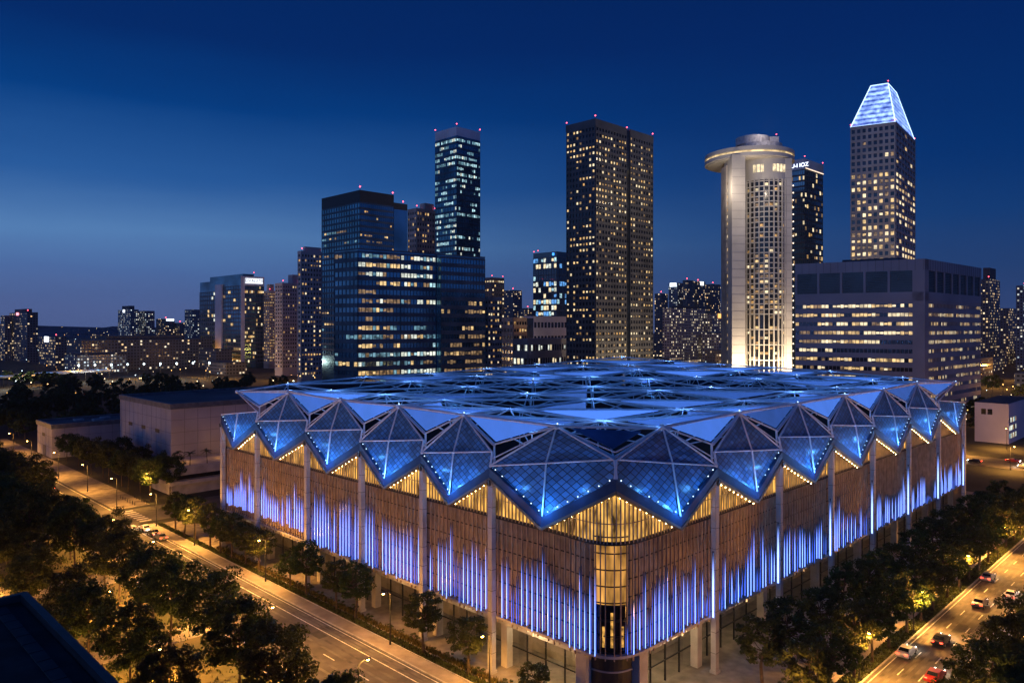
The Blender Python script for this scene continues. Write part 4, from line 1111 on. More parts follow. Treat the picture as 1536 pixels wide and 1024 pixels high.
# office with the white signboard
x, Y, bl, ar, h = geo(362, 900, 300, 396, 414)
t = Tower('signboard_office', 'dark office tower with a white lit signboard on top and a pale stair shaft', x, Y, cat='office tower')
core = MB(); t.box(core, 0, ar, 0, bl, 0, h - 3); t.box(core, 3, ar * .6, 3, bl * .8, h - 3, h + 3); t.part('glass_core', core, glass_navy); mb = MB()
t.face(mb, None, 'R', 0, 4, ar, 6, h - 11, 19, 12, .2, 1.7, .4, lambda q: .85 if .86 < q < .93 else .14, [W1, W2, W4])
t.face(mb, None, 'L', 0, 0, bl * .42, 6, h - 11, 19, 7, .2, 1.6, .4, .18, [W1, W4, W3])
t.face(mb, None, 'L', 0, bl * .6, bl, 6, h - 16, 16, 8, .2, 1.8, .6, .12, [W1, K3, K2])
t.part('mullion', mb, surf('grey_band', (.12, .14, .17), .5, .2))
mb = MB(); t.box(mb, -2.0, 0, bl * .42, bl * .58, 0, h - 8); t.box(mb, -.8, 4, -.8, 0, 0, h); t.box(mb, 4, ar, -.8, 0, h - 11, h); t.part('stair_shaft', mb, white_st)
mb = MB(); sx0, sx1 = ar * .16, ar * .92; t.box(mb, sx0, sx1, -1.5, -.85, h - 8.3, h - 2.3)
sb = t.part('signboard', mb, emit('signboard_white', (.86, .90, 1), 1.6))
def text_on(t, body, face, off, tcen, zc, size, mat, name='lettering'):
    c = bpy.data.curves.new(name, 'FONT'); c.body = body; c.size = size; c.align_x = 'CENTER'; c.align_y = 'CENTER'; c.extrude = .08
    tmp = bpy.data.objects.new('tmp', c); me = bpy.data.meshes.new_from_object(tmp); bpy.data.objects.remove(tmp); me.materials.clear(); me.materials.append(mat)
    o = bpy.data.objects.new(name, me); COL.objects.link(o); o.parent = t.e
    p = t.W(tcen, off, zc) if face == 'R' else t.W(off, tcen, zc); o.location = p - t.c
    d = t.r if face == 'R' else -t.l
    o.rotation_euler = (pi / 2, 0, math.atan2(d.y, d.x)); return o
text_on(t, 'EIVALETII', 'R', -1.62, (sx0 + sx1) / 2, h - 5.3, 5.6, surf('sign_dark', (.03, .03, .05), .6))
t.beacons([(ar * .6, 3, h + 3)]); t.finish()
lamp_light(t.W(-9, bl * .5, 8) - t.c, SODIUM, 26000, 1, t.e, name='forecourt_lamp')

# small blue glass tower and blocks in the middle distance
x, Y, bl, ar, h = geo(835, 900, 800, 870, 377)
t = Tower('blue_glass_tower', 'short blue glass tower with blue and white lit floors, just left of the granite tower', x, Y, cat='office tower')
core = MB(); t.box(core, 0, ar, 0, bl, 0, h); t.part('glass_core', core, surf('curtain_glass_blue', (.02, .05, .10), .1, spec=.9)); mb = MB()
t.face(mb, None, 'L', 0, 0, bl, 55, h - 6, 11, 9, .25, 1.6, .4, lambda q: R.choice([.05, .3, .8]), [K3, K1, W4, BL])
t.face(mb, None, 'R', 0, 0, ar, 55, h - 6, 11, 9, .25, 1.6, .4, lambda q: R.choice([.05, .3, .8]), [BL, BL, K1])
t.part('mullion', mb, mull_navy); mb = MB(); t.box(mb, -1.2, .0, bl * .1, bl * .16, h - 4.5, h - 1.5); t.part('blue_logo', mb, emit('logo_blue', (.05, .3, 1), 2.5))
t.beacons([(0, bl - 1, h), (2, bl - 6, h + 1)]); t.finish()
def plain_block(name, label, pxc, Y, pxl, pxr, pyt, wall, lit, pal, nf, ncl, ncr, span=.55, cat='building', group=None, top=None, beac=False):
    t = punched(name, label, pxc, Y, pxl, pxr, pyt, nf, ncl, ncr, wall, lit, pal, top, 3, .3, span, beac, cat)
    if group: t.e['group'] = group
    return t
plain_block('white_block', 'plain white windowless block with one lit row, under the short blue glass tower', 800, 760, 786, 860, 474, white_st, lambda q: .6 if .25 < q < .5 else 0, [K3, W4], 4, 0, 12, .6)
plain_block('low_office', 'long low office with pale lit ribbon windows, in front of the plain white block', 792, 640, 770, 868, 508, grey_st, .6, [K3, K3, W4], 3, 4, 22, .55)
plain_block('beige_block', 'beige corner building lit orange at its foot, just right of the glass office', 732, 620, 716, 752, 445, beige, .35, [W1, W2, W4], 14, 4, 6)
plain_block('round_top_tower', 'dark tower with a white lit band and red beacons, behind the beige corner building', 738, 900, 718, 756, 416, surf('dusky_stone', (.12, .11, .12), .7), lambda q: .9 if q > .93 else .25, [W4, W3, W1], 20, 5, 6, beac=True)
plain_block('beige_block', 'low brown block with two lit rows, between the beige corner building and the white block', 770, 700, 752, 790, 476, beige, .3, [W2, W1], 8, 4, 5)

# cream hotel with the ring on top
HX, HYY = PX(1138, 600), 600.0
t = Tower('ring_hotel', 'cream round hotel tower with a cantilevered ring-shaped deck at its top, floodlit warm', HX, HYY, (-1, 0), (0, -1), cat='hotel')
hz = PZ(228, 600); sc_ = 600 / F
def hcyl(mb, cx, cy, r, z0, z1, n=40, a0=0, a1=2 * pi, m=0):
    full = abs(a1 - a0 - 2 * pi) < 1e-3
    ring = [(cx + r * cos(a0 + (a1 - a0) * i / n), cy + r * sin(a0 + (a1 - a0) * i / n)) for i in range(n + (0 if full else 1))]
    mb.prism(ring, z0, z1, m)
rc = 18.5; ccx, ccy = HX + 5.5, HYY + 2
mb = MB(); hcyl(mb, ccx, ccy, rc, 0, hz - 8); t.part('glass_core', mb, surf('hotel_glass', (.012, .013, .016), .15, 0, spec=.5))
mb = MB(); nfl = 38; z0h = 12; fh = (hz - 26 - z0h) / nfl
for k in range(nfl + 1):
    z = z0h + k * fh
    if k > 12 or k % 3 == 0: hcyl(mb, ccx, ccy, rc + .28, z - .42, z + .42, 48)
AN = [radians(206 + i * 11.0) for i in range(13)]
for a in AN:
    x0, y0 = ccx + (rc + .3) * cos(a), ccy + (rc + .3) * sin(a); d = V((-sin(a), cos(a), 0)); n_ = V((cos(a), sin(a), 0)); p = V((x0, y0, 0))
    mb.hexa([p + d * s1 * .36 + n_ * s2 + V((0, 0, z)) for z in (0, hz - 24) for s1, s2 in ((-1, 1.1), (-1, -.3), (1, -.3), (1, 1.1))])
hcyl(mb, ccx, ccy, rc + .6, hz - 25, hz - 8, 48); fw = t.part('facade_grid', mb, cream_st)
mb = MB()
def slabx(px0, px1, yb, z0, z1, dep=10):
    xa, xb = PX(px0, yb), PX(px1, yb); mb.hexa([V((xx, yy, z)) for z in (z0, z1) for xx, yy in ((xa, yb), (xb, yb), (xb, yb + dep), (xa, yb + dep))])
slabx(1098, 1118, 582, 0, hz - 6, 22); slabx(1176, 1188, 586, 0, hz - 8, 18); es = t.part('end_slab', mb, cream_st)
mb = MB()
for k in range(26): slabx(1097.9, 1118.1, 581.93, 10 + k * 6.5, 10.15 + k * 6.5, .1); slabx(1175.9, 1188.1, 585.93, 10 + k * 6.5, 10.15 + k * 6.5, .1)
t.part('panel_joint', mb, surf('joint_grey', (.2, .18, .17), .8), es)
lamp_light(V((HX, 578, hz + 16)) - t.c, (1, .85, .75), 9000, .8, t.e, name='roof_lamp')
mb = MB(); slabx(1089, 1097.7, 594, 0, hz - 12, 14)
for k in range(30): slabx(1088.6, 1098, 593.4, 14 + k * 5.2, 15.6 + k * 5.2, 1)
sw_ = t.part('stair_wing', mb, beige)
for k in range(30):
    if R.random() < .7:
        mb = MB(); slabx(1091.2, 1095.8, 593.3, 16.2 + k * 5.2, 18.4 + k * 5.2, .3); mb.build('stair_window', R.choice([W1, W3, W4, W2]), sw_)
# the ring deck
mb = MB(); rx, ry = PX(1124, 612), 613; RR = 35
hcyl(mb, rx, ry, RR - 2.0, hz - 8.2, hz - 7.4, 56); hcyl(mb, rx, ry, RR, hz - 7.4, hz - 4.6, 56); hcyl(mb, rx, ry, RR - 1.6, hz - 4.6, hz - 2.8, 56); hcyl(mb, rx, ry, RR, hz - 2.8, hz + .2, 56)
rd = t.part('ring_deck', mb, cream_st)
mb = MB(); hcyl(mb, rx, ry, RR - 1.2, hz - 4.5, hz - 3.0, 56); t.part('ring_light', mb, emit('ring_lamp_strip', (1, .72, .36), 1.1, False, .6, .12, lo=.2), rd)
hcyl2 = MB(); hcyl(hcyl2, HX + 2, 603, 17, hz + .5, hz + 5.5); hcyl(hcyl2, HX - 4, 603, 13, hz + 5.5, hz + 11.5)
xa = PX(1152, 600); hcyl2.hexa([V((xx, yy, z)) for z in (hz + 5.5, hz + 11) for xx, yy in ((xa, 595), (xa + 7, 595), (xa + 7, 604), (xa, 604))]); t.part('roof_drum', hcyl2, surf('drum_pale', (.5, .48, .50), .7))
wn_ = 0
rest = MB(); rm_ = []
hw = []
for k in range(nfl):
    for i in range(12):
        a = (AN[i] + AN[i + 1]) / 2
        pf = .16 if k > 21 else .34
        if t.rng.random() < pf * 1.1: hw.append((k, a, t.rng.choice([W1, W4, W2, W3, W3])))
hw.sort(key=lambda q: -q[0])
for i, (k, a, m) in enumerate(hw):
    p = V((ccx + (rc + .12) * cos(a), ccy + (rc + .12) * sin(a), z0h + (k + .5) * fh)); d = V((-sin(a), cos(a), 0)); hh = fh / 2 - .5
    q = [p - d * 1.2 - V((0, 0, hh)), p + d * 1.2 - V((0, 0, hh)), p + d * 1.2 + V((0, 0, hh * .3)), p - d * 1.2 + V((0, 0, hh * .3))]
    if i < 90: mb = MB(); mb.poly(q); mb.build('window', m, t.e)
    else:
        if m not in rm_: rm_.append(m)
        rest.poly(q, rm_.index(m))
o = rest.build('window', rm_, t.e); o['kind'] = 'stuff'
for i in range(10):
    if i in (3, 4): continue
    a = radians(228 + i * 9.0); p = V((ccx + (rc + .75) * cos(a), ccy + (rc + .75) * sin(a), hz - 16)); d = V((-sin(a), cos(a), 0)) * 1.15
    mb = MB(); mb.poly([p - d - V((0, 0, 3)), p + d - V((0, 0, 3)), p + d + V((0, 0, 3)), p - d + V((0, 0, 3))]); mb.build('lounge_window', W4, t.e)
mb = MB()
for k in range(26): mb.ball((PX(1189.5, 586), 585.5, 20 + k * 5.6), .55, 0, 6, 4)
t.part('edge_light', mb, emit('edge_bulb', (1, .78, .55), 3))
for a, pw in ((225, 60000), (250, 60000), (275, 70000), (300, 60000)):
    lamp_light(V((ccx + 40 * cos(radians(a)), ccy + 40 * sin(radians(a)), 8)) - t.c, (1, .77, .50), pw * 1.45, 1.5, t.e, name='forecourt_flood')
lamp_light(V((PX(1075, 585), 578, hz - 32)) - t.c, (1, .83, .62), 16000, .8, t.e, name='ring_uplight')
lamp_light(V((PX(1108, 560), 548, hz - 40)) - t.c, (1, .83, .62), 26000, .8, t.e, name='ring_uplight')
lamp_light(V((PX(1150, 560), 545, hz - 30)) - t.c, (1, .83, .62), 18000, .8, t.e, name='ring_uplight')
for p in ((rx - 8, ry - 4, hz + 11.5), (HX + 2, 600, hz + 11.5), (PX(1162, 600), 596, hz + 11)):
    mb = MB(); mb.tube(p, (p[0], p[1], p[2] + 1.8), .15, .1, 5); mb.ball((p[0], p[1], p[2] + 2.0), .45, 1, 6, 4); mb.build('beacon', [dark_metal, red_glow], t.e)

# dark slim tower behind the hotel
x, Y, bl, ar, h = geo(1207, 680, 1184, 1234, 238)
t = Tower('slim_dark_tower', 'dark slim tower with a lilac roof band, directly right of the ring hotel', x, Y)
core = MB(); t.box(core, 0, ar, 0, bl, 0, h - 9); t.part('glass_core', core, glass_navy); mb = MB()
t.face(mb, None, 'L', 0, 0, bl, 40, h - 9.5, 30, 8, .25, 1.5, .35, .16, [W1, W4, W3]); t.face(mb, None, 'R', 0, 0, ar, 40, h - 9.5, 30, 10, .25, 1.5, .35, .2, [W1, W4, W3, W2]); t.part('mullion', mb, surf('mullion_charcoal', (.05, .055, .075), .5))
mb = MB(); t.box(mb, -.6, ar + .4, -.6, bl + .4, h - 9, h); t.part('roof_band', mb, lilac)
mb = MB(); t.box(mb, .5, ar, -.95, -.62, h - 8.9, h - 8.2); t.part('roof_light', mb, emit('band_lamp', (1, .75, .55), 1.6))
text_on(t, 'U-I IOZ', 'L', -.75, bl * .30, h - 5.6, 5.0, emit('sign_letters', (.75, .82, 1), 3.0)); t.beacons([(0, 0, h), (ar, 0, h)]); t.finish()

# tower with the glowing crown
x, Y, bl, ar, h = geo(1343, 640, 1275, 1373, 186)
h = PZ(184, 640)
t = Tower('crown_tower', 'stone tower topped by a glowing blue-white pyramid crown', x, Y)
bl, ar = 60, 28
t.l = V((-.86, .51, 0)); t.r = V((.62, .785, 0))
x_l = PX(1276, Y); 
pl = (1276 - 768) / F; bl = (x - pl * Y) / (.86 + pl * .51); pr = (1372 - 768) / F; ar = (pr * Y - x) / (.62 - pr * .785)
core = MB(); t.box(core, 0, ar, 0, bl, 0, h - .5); t.part('glass_core', core, glass_dark); mb = MB()
lit_ = lambda q: (.9 if q < .45 else R.choice([.3, .7, .9])) if q < .78 else .06
t.face(mb, None, 'L', 0, 0, bl, 20, h - 1, 36, 8, 1.7, 2.2, .7, lit_, [W4, W1, W1, W3]); t.face(mb, None, 'R', 0, 0, ar, 20, h - 1, 36, 7, 1.4, 2.2, .7, lit_, [W4, W1, W4, W3])
t.box(mb, -.8, ar, -.8, bl, h - 1, h + .6); t.part('stone_frame', mb, surf('grey_brown_stone', (.34, .31, .30), .6, 0, var=.2, scale=.08))
hc = PZ(129, 672)
def crown_emit():
    m, nt, out = nodes('crown_glow'); b = N(nt, 'ShaderNodeBsdfPrincipled'); b.inputs['Roughness'].default_value = .3
    g = N(nt, 'ShaderNodeNewGeometry'); sp = N(nt, 'ShaderNodeSeparateXYZ'); nt.links.new(g.outputs['Position'], sp.inputs[0])
    fr_ = mth(nt, 'FRACT', mth(nt, 'DIVIDE', sp.outputs[2], 4.6)); st = mth(nt, 'GREATER_THAN', fr_, .45)
    no = N(nt, 'ShaderNodeTexNoise'); no.inputs['Scale'].default_value = .22; no.inputs['Detail'].default_value = 4; nt.links.new(g.outputs['Position'], no.inputs[0])
    bri = mth(nt, 'ADD', mth(nt, 'MULTIPLY', st, .9), mth(nt, 'MULTIPLY', mth(nt, 'MAXIMUM', mth(nt, 'SUBTRACT', no.outputs[0], .36), 0.0), 4.5))
    mx = N(nt, 'ShaderNodeMix', data_type='RGBA'); mx.inputs[6].default_value = (.02, .10, 1, 1); mx.inputs[7].default_value = (.45, .68, 1, 1); nt.links.new(mth(nt, 'MULTIPLY', bri, .5), mx.inputs[0]); mx.clamp_factor = True
    nt.links.new(mx.outputs[2], b.inputs['Emission Color']); nt.links.new(mth(nt, 'ADD', mth(nt, 'MULTIPLY', bri, .55), .28), b.inputs['Emission Strength']); nt.links.new(b.outputs[0], out.inputs[0]); m.cycles.emission_sampling = 'NONE'; return m
base = [t.W(0, 0, h + .6), t.W(ar, 0, h + .6), t.W(ar, bl, h + .6), t.W(0, bl, h + .6)]
ia, ib = ar * .30, bl * .30
topq = [t.W(ia, ib, hc), t.W(ar - ia, ib, hc), t.W(ar - ia, bl - ib, hc), t.W(ia, bl - ib, hc)]
mb = MB(); mb.hexa(base + topq); cr_ = t.part('glowing_crown', mb, crown_emit())
mb = MB()
for i in range(4): mb.tube(base[i], topq[i], .5, .4, 5); mb.tube(topq[i], topq[(i + 1) % 4], .35, .35, 5); mb.tube(base[i], base[(i + 1) % 4], .35, .35, 5)
t.part('crown_edge', mb, emit('crown_edge_light', (.5, .72, 1), 2.2), cr_)
t.beacons([(ia, ib, hc), (0, 0, h + .6), (ar, 0, h + .6), (0, bl, h + .6)]); t.finish()

# wide office slab on the right
x, Y = 192.0, 350.0
t = Tower('wide_office_block', 'wide grey office block with ribbon windows and dark louvre bays under its roof', x, Y, (-.848, .53), (.737, .676), cat='office block')
bl, ar, h = 57.0, 83.0, 81.7
core = MB(); t.box(core, 0, ar, 0, bl, 0, h - 1); t.part('glass_core', core, glass_dark); mb = MB()
zt = h - 19.5
t.face(mb, None, 'L', 0, 4.5, bl, 6, zt, 13, 30, .1, 2.4, .4, lambda q: R.choice([.3, .6, .85, .95]), [W1, W1, W4, W3, W4], hf=.8, run=.6); t.face(mb, None, 'R', 0, 4.5, ar, 6, zt, 13, 40, .1, 2.4, .4, lambda q: R.choice([.45, .7, .9]), [W1, W1, W4, W4, W3], hf=.8, run=.6)
for (a, b) in ((h - 5.2, h), (zt, h - 15.3)):
    t.box(mb, -.6, 0, 0, bl, a, b); t.box(mb, 0, ar, -.6, 0, a, b)
t.box(mb, -.6, 4.5, -.6, 0, 0, h); t.box(mb, -.6, 0, 0, 4.5, 0, h - 5.2)
for i in range(1, 6): b = 4.5 + (bl - 4.5) * i / 5; t.box(mb, -.58, 0, b - 1.0, b, h - 15.3, h - 5.2)
for i in range(1, 8): a = 4.5 + (ar - 4.5) * i / 7; t.box(mb, a - 1.4, a, -.58, 0, h - 15.3, h - 5.2)
wl = t.part('wall', mb, surf('violet_grey_panel', (.26, .27, .30), .65, 0, var=.15, scale=.05))
mb = MB()
for i in range(5):
    b0, b1 = 4.5 + (bl - 4.5) * i / 5, 4.5 + (bl - 4.5) * (i + 1) / 5 - 1.1
    for z in range(12): t.box(mb, -.4, -.1, b0 + .1, b1, h - 15 + z * .82, h - 14.6 + z * .82)
for i in range(7):
    a0, a1 = 4.6 + (ar - 4.5) * i / 7, 4.5 + (ar - 4.5) * (i + 1) / 7 - 1.5
    for z in range(12): t.box(mb, a0, a1, -.4, -.1, h - 15 + z * .82, h - 14.6 + z * .82)
t.part('louvre_bay', mb, surf('louvre_black', (.018, .02, .028), .5))
mb = MB()
for i in range(26): a = ar * i / 25; t.box(mb, a - .04, a + .04, -.66, -.6, h - 5.2, h); 
for i in range(18): b = bl * i / 17; t.box(mb, -.66, -.6, b - .04, b + .04, h - 5.2, h)
t.part('panel_joint', mb, joint_m, wl)
mb = MB(); t.box(mb, 0, ar, 0, bl, h - .9, h - .5); t.box(mb, 12, 40, 15, 40, h - .5, h + 2); t.part('roof', mb, flat_roof); t.finish()

# white box building at the right edge
x, Y, bl, ar, h = geo(1513, 320, 1462, 1545, 606)
t = Tower('white_box_building', 'small white flat-roofed building lit by an amber lamp, at the right behind the hall', x, Y, cat='building')
mb = MB(); t.box(mb, 0, ar, 0, bl, 0, h); t.part('wall', mb, white_st); mb = MB(); t.box(mb, .4, ar, .4, bl - .4, h, h + .3); t.part('roof', mb, flat_roof)
for b in (6, 8.4): mb = MB(); t.box(mb, -.05, .02, b, b + 1.8, h - 5.0, h - 2.6); t.part('window', mb, glass_dark)
for i in range(6):
    for z in (2.2, 5.6, 9.0):
        if h - z < 2: continue
        mb = MB(); t.box(mb, 1.2 + i * 2.2, 2.7 + i * 2.2, -.05, .02, z, z + 2); t.part('window', mb, R.choice([K3, glass_dark, W3, K2]))

# ------------------------------------------------------------------ far skyline: plain blocks with gridded windows
FW = [far_windows('far_warm_windows', (.12, .12, .14), (1, .62, .25), .27, 3.2, 3.4, 1.5, (1, .8, .5)),
      far_windows('far_cool_windows', (.13, .16, .20), (.7, .9, 1), .27, 3.0, 3.4, 1.3, (1, .85, .6)),
      far_windows('far_stone_windows', (.32, .30, .31), (1, .75, .42), .3, 3.4, 3.6, 1.3, (1, .9, .7)),
      far_windows('far_sparse_windows', (.09, .10, .125), (1, .6, .25), .15, 3.4, 3.5, 1.6, (1, .85, .6))]
def far_block(name, label, px0, px1, pyt, Y, mi, split=.5, top=0, sign=None, cat='tower', beac=True, group=None):
    pc = px0 + (px1 - px0) * split; x, Y, bl, ar, h = geo(pc, Y, px0, px1, pyt)
    o0 = V((x, Y, 0)); l = V((-.7071, .7071, 0)); r = V((.7071, .7071, 0))
    mb = MB(); c = [o0, o0 + r * ar, o0 + r * ar + l * bl, o0 + l * bl]; per = 0
    for i in range(4):
        p, q = c[i], c[(i + 1) % 4]; L = (q - p).length; U = V((0, 0, h))
        mb.poly([p, q, q + U, p + U], 0, [(per, 0), (per + L, 0), (per + L, h), (per, h)]); per += L
    mb.poly([x_ + V((0, 0, h)) for x_ in c], 1)
    e = empty(name, o0, label, cat, group)
    mb.build('wall', [FW[mi], flat_roof], e)
    mb = MB(); s_ = .2
    if top: 
        cc_ = [o0 + r * ar * a + l * bl * b for a, b in ((.2, .2), (.8, .2), (.8, .8), (.2, .8))]
        mb.hexa([p + V((0, 0, z)) for z in (h, h + top) for p in cc_]); mb.build('roof_plant', surf('far_plant', (.07, .07, .085), .8), e)
    if beac and (int(px0) % 2 == 0):
        mb = MB()
        p = o0 + l * 1 + r * 1 + V((0, 0, h)); mb.tube(p, p + V((0, 0, 2)), .2, .2, 4); mb.ball(p + V((0, 0, 2.6)), .35 + Y / 2600, 1, 6, 4); mb.build('beacon', [dark_metal, red_glow], e)
    if sign:
        col, w, hh, st = sign
        mb = MB(); m_ = bl * .5 if split > .5 else ar * .5
        if split > .5: mb.hexa([o0 - r * 1.0 + l * (m_ + a) + r * d + V((0, 0, z)) for z in (h - hh, h) for a, d in ((-w / 2, 0), (-w / 2, .8), (w / 2, .8), (w / 2, 0))])
        else: mb.hexa([o0 - l * 1.0 + r * (m_ + a) + l * d + V((0, 0, z)) for z in (h - hh, h) for a, d in ((-w / 2, 0), (w / 2, 0), (w / 2, .8), (-w / 2, .8))])
        mb.build('roof_sign', emit('far_sign_%s' % name + str(int(px0)), col, st), e)
    return e
WHT = (.8, .88, 1)
far_block('distant_tower', 'dark distant tower with a red roof sign near the left edge of the skyline', 14, 57, 468, 1050, 3, .62, 5, ((1, .25, .3), 12, 4, 3))
far_block('distant_tower', 'slim distant tower with warm windows touching the far left edge of the skyline', 1, 17, 473, 1100, 0, .4)
far_block('distant_block', 'low distant block carrying a bright blank white billboard, right of the dark red-signed tower', 58, 100, 505, 950, 0, .6, 0, (WHT, 17, 7, 3.5), cat='building')
far_block('distant_tower', 'pale blue distant apartment tower with a small white sign, above the long low centre', 177, 208, 464, 1350, 1, .6, 7, (WHT, 8, 5, 2.5))
far_block('distant_tower', 'narrow pale wing attached right of the blue distant apartment tower', 207, 232, 466, 1380, 1, .4)
far_block('distant_tower', 'distant block with a white rooftop sign, fourth tower from the left edge', 234, 262, 478, 1400, 3, .5, 0, (WHT, 14, 4, 2.2))
far_block('distant_tower', 'small distant block full of orange windows, left of the signboard office', 260, 279, 484, 1400, 0, .5)
far_block('distant_tower', 'pale distant slab half hidden by the left side of the signboard office', 277, 300, 464, 1300, 1, .5)
far_block('distant_tower', 'dark distant tower close right of the round-top tower, with curved outline lights', 756, 783, 435, 1300, 3, .5)
far_block('distant_tower', 'dark distant tower left of the white-signed cluster beyond the granite tower', 982, 1002, 440, 1150, 3, .5)
far_block('distant_tower', 'distant tower with a bright white sign, in the cluster right of the granite tower', 1003, 1026, 424, 1250, 1, .6, 0, (WHT, 12, 6, 3))
far_block('distant_tower', 'tallest dark tower of the distant cluster right of the granite tower', 1024, 1041, 420, 1220, 3, .4)
far_block('distant_tower', 'distant tower with small white figures on top, left of the ring hotel', 1040, 1058, 422, 1240, 3, .4, 0, (WHT, 9, 6, 2.5))
far_block('distant_tower', 'dark distant tower nearest the left side of the ring hotel', 1058, 1081, 426, 1280, 3, .5)
far_block('distant_hotel', 'wide grey stone hotel block gridded with cream windows, in front of the distant cluster', 994, 1058, 462, 950, 2, .2, 3, cat='hotel', beac=False)
far_block('distant_block', 'grey block with an orange lit roof corner, just left of the ring hotel', 1058, 1090, 470, 1000, 2, .3, 0, ((1, .45, .12), 8, 6, 2), cat='building', beac=False)
far_block('distant_tower', 'distant tower with a lit spire at the right, past the wide office block', 1468, 1500, 418, 900, 0, .5, 14)
far_block('distant_block', 'mid-height distant block between the spire tower and the right edge tower', 1499, 1526, 462, 1000, 0, .5, cat='building')
far_block('distant_tower', 'grey distant tower cut by the right edge of the skyline', 1524, 1552, 428, 850, 1, .5)
far_block('distant_block', 'low distant block between the teal tower and the short blue glass tower', 780, 803, 462, 1250, 0, .5, cat='building')
# long low centre with flat roofs
far_block('long_low_centre', 'long low dark centre with a lit ground floor, left of the signboard office', 100, 318, 510, 830, 3, .1, 4, cat='building', beac=False)
far_block('low_glass_hall', 'low white-lit glass hall at the left end of the long low centre', 97, 190, 533, 800, 1, .2, cat='building', beac=False)
r2 = random.Random(11)
# low streets in the middle distance
spots = []
tries = 0
while len(spots) < 60 and tries < 4000:
    tries += 1
    Yb = r2.uniform(520, 1500); pxx = r2.choice([r2.uniform(-20, 480), r2.uniform(-20, 300), r2.uniform(720, 850), r2.uniform(980, 1100), r2.uniform(980, 1100), r2.uniform(1440, 1560), r2.uniform(1440, 1560)])
    X_ = PX(pxx, Yb)
    if any((X_ - a) ** 2 + (Yb - b) ** 2 < 45 ** 2 for a, b in spots): continue
    if pxx < 330 and Yb < 860: continue
    spots.append((X_, Yb)); hh = r2.uniform(9, 26 if Yb < 900 else 42); w_ = r2.uniform(20, 46) * F / Yb
    nm = len(spots)
    where = 'beyond the wooded belt at left' if pxx < 500 else 'between the glass office and granite tower' if pxx < 900 else 'between the granite tower and ring hotel' if pxx < 1200 else 'right of the wide office block'
    far_block('city_block', 'low city block with a few lit windows, standing ' + where, pxx - w_ / 2, pxx + w_ / 2, HY + (EYE - hh) * F / Yb, Yb, r2.choice([0, 0, 2, 3]), .5, cat='building', beac=False, group='low city blocks ' + where)
# blue-lit long roof in the wood
e = empty('blue_lit_canopy', (PX(70, 640), 640, 0), 'long low roof lit blue, among the trees at the left edge', 'canopy')
mb = MB(); a, b = V((PX(-30, 600), 600, 0)), V((PX(172, 720), 720, 0)); d = (b - a).normalized(); n_ = V((-d.y, d.x, 0))
mb.hexa([p + V((0, 0, z)) for z in (8.0, 9.0) for p in (a, b, b + n_ * 26, a + n_ * 26)]); mb.build('roof', surf('canopy_metal', (.28, .34, .45), .5, 0, var=.5, scale=.05), e)
for i in range(10):
    mb = MB(); p = a + d * (i + .5) * (b - a).length / 10; mb.tube(p, p + V((0, 0, 8)), .4, .4, 6); mb.build('post', dark_metal, e)
for i in range(4): lamp_light(a + d * (20 + i * 50) + n_ * 12 + V((0, 0, 15)) - e.location, (.2, .5, 1), 5000, .5, e, name='canopy_flood')
# hills on the horizon
mb = MB(); r3 = random.Random(3); NN = 60; prev = None
for i in range(NN + 1):
    x = -3600 + 4300 * i / NN; y = 3800; hh = 45 + 26 * max(0, sin(i * .16 + .4)) + 7 * sin(i * .9) + r3.uniform(-4, 4)
    if x > -300: hh = max(20, hh - 30)
    cur = [V((x, y - 500, 0)), V((x, y, hh)), V((x, y + 700, hh * .8)), V((x, y + 1600, 0))]
    if prev:
        for k in range(3): mb.poly([prev[k], cur[k], cur[k + 1], prev[k + 1]])
    prev = cur
tag(mb.build('hills', surf('hazy_hill_woods', (.07, .09, .12), .95, var=.5, scale=.01)), kind='structure')  # wood colour lifted towards blue to paint in the distant haze

# ------------------------------------------------------------------ far lamps
def far_lamp_mesh(h, r, bulb):
    mb = LMB(); mb.tube((0, 0, 0), (0, 0, h), .12, .08, 5, cap=False); mb.ball((0, 0, h + r * .6), r, 1, 6, 4); return mb.mesh('far_lamp', [dark_metal, bulb])
FL = {}
b_am = emit('far_amber_bulb', (1, .50, .12), 5.0); b_wm = emit('far_warm_bulb', (1, .75, .42), 4.5); b_wh = emit('far_white_bulb', (.72, .92, 1), 5.0); b_rd = emit('far_tail_red', (1, .1, .05), 4)
for nme, b in (('amber', b_am), ('warm', b_wm), ('white', b_wh)):
    for r_ in (.22, .38, .6, 1.0): FL[nme, r_] = far_lamp_mesh(8, r_, b)
def far_lamp(x, y, z, k, r_, label, group):
    o = bpy.data.objects.new('distant_lamp', FL[k, r_]); COL.objects.link(o); o.location = (x, y, z); tag(o, label, 'street lamp', group)
for i in range(9):
    Yl = 690 + i * 6; x = PX(118 + i * 24.5, Yl)
    far_lamp(x, Yl, 6, 'white', 1.0, 'greenish-white mast lamp in front of the long low centre, %s from its left end' % ORD[i], 'white mast lamps')
    if i % 2 == 0: lamp_light((x, Yl, 13.5), (.75, 1, .9), 2500, .6, None, name='mast_lamp_light')
r4 = random.Random(21)
def scatter(n, x0, x1, y0, y1, ks, label, group, z=0):
    for _ in range(n):
        Yl = 1 / r4.uniform(1 / y1, 1 / y0); far_lamp(PX(r4.uniform(x0, x1), Yl), Yl, z if not callable(z) else z(Yl), r4.choice(ks), (.22, .38, .6, 1.0)[max(0, min(3, (0 if Yl < 500 else 1 if Yl < 900 else 2 if Yl < 1600 else 3) - r4.choice((0, 0, 0, 1))))], label, group)
scatter(74, -10, 330, 560, 1500, ['amber', 'amber', 'warm', 'warm', 'white'], 'tiny lamp among the far streets left of the signboard office', 'far lamps at left')
scatter(20, -10, 340, 340, 560, ['amber', 'amber', 'warm'], 'tiny amber lamp inside the dark wooded belt at left', 'lamps in the wooded belt')
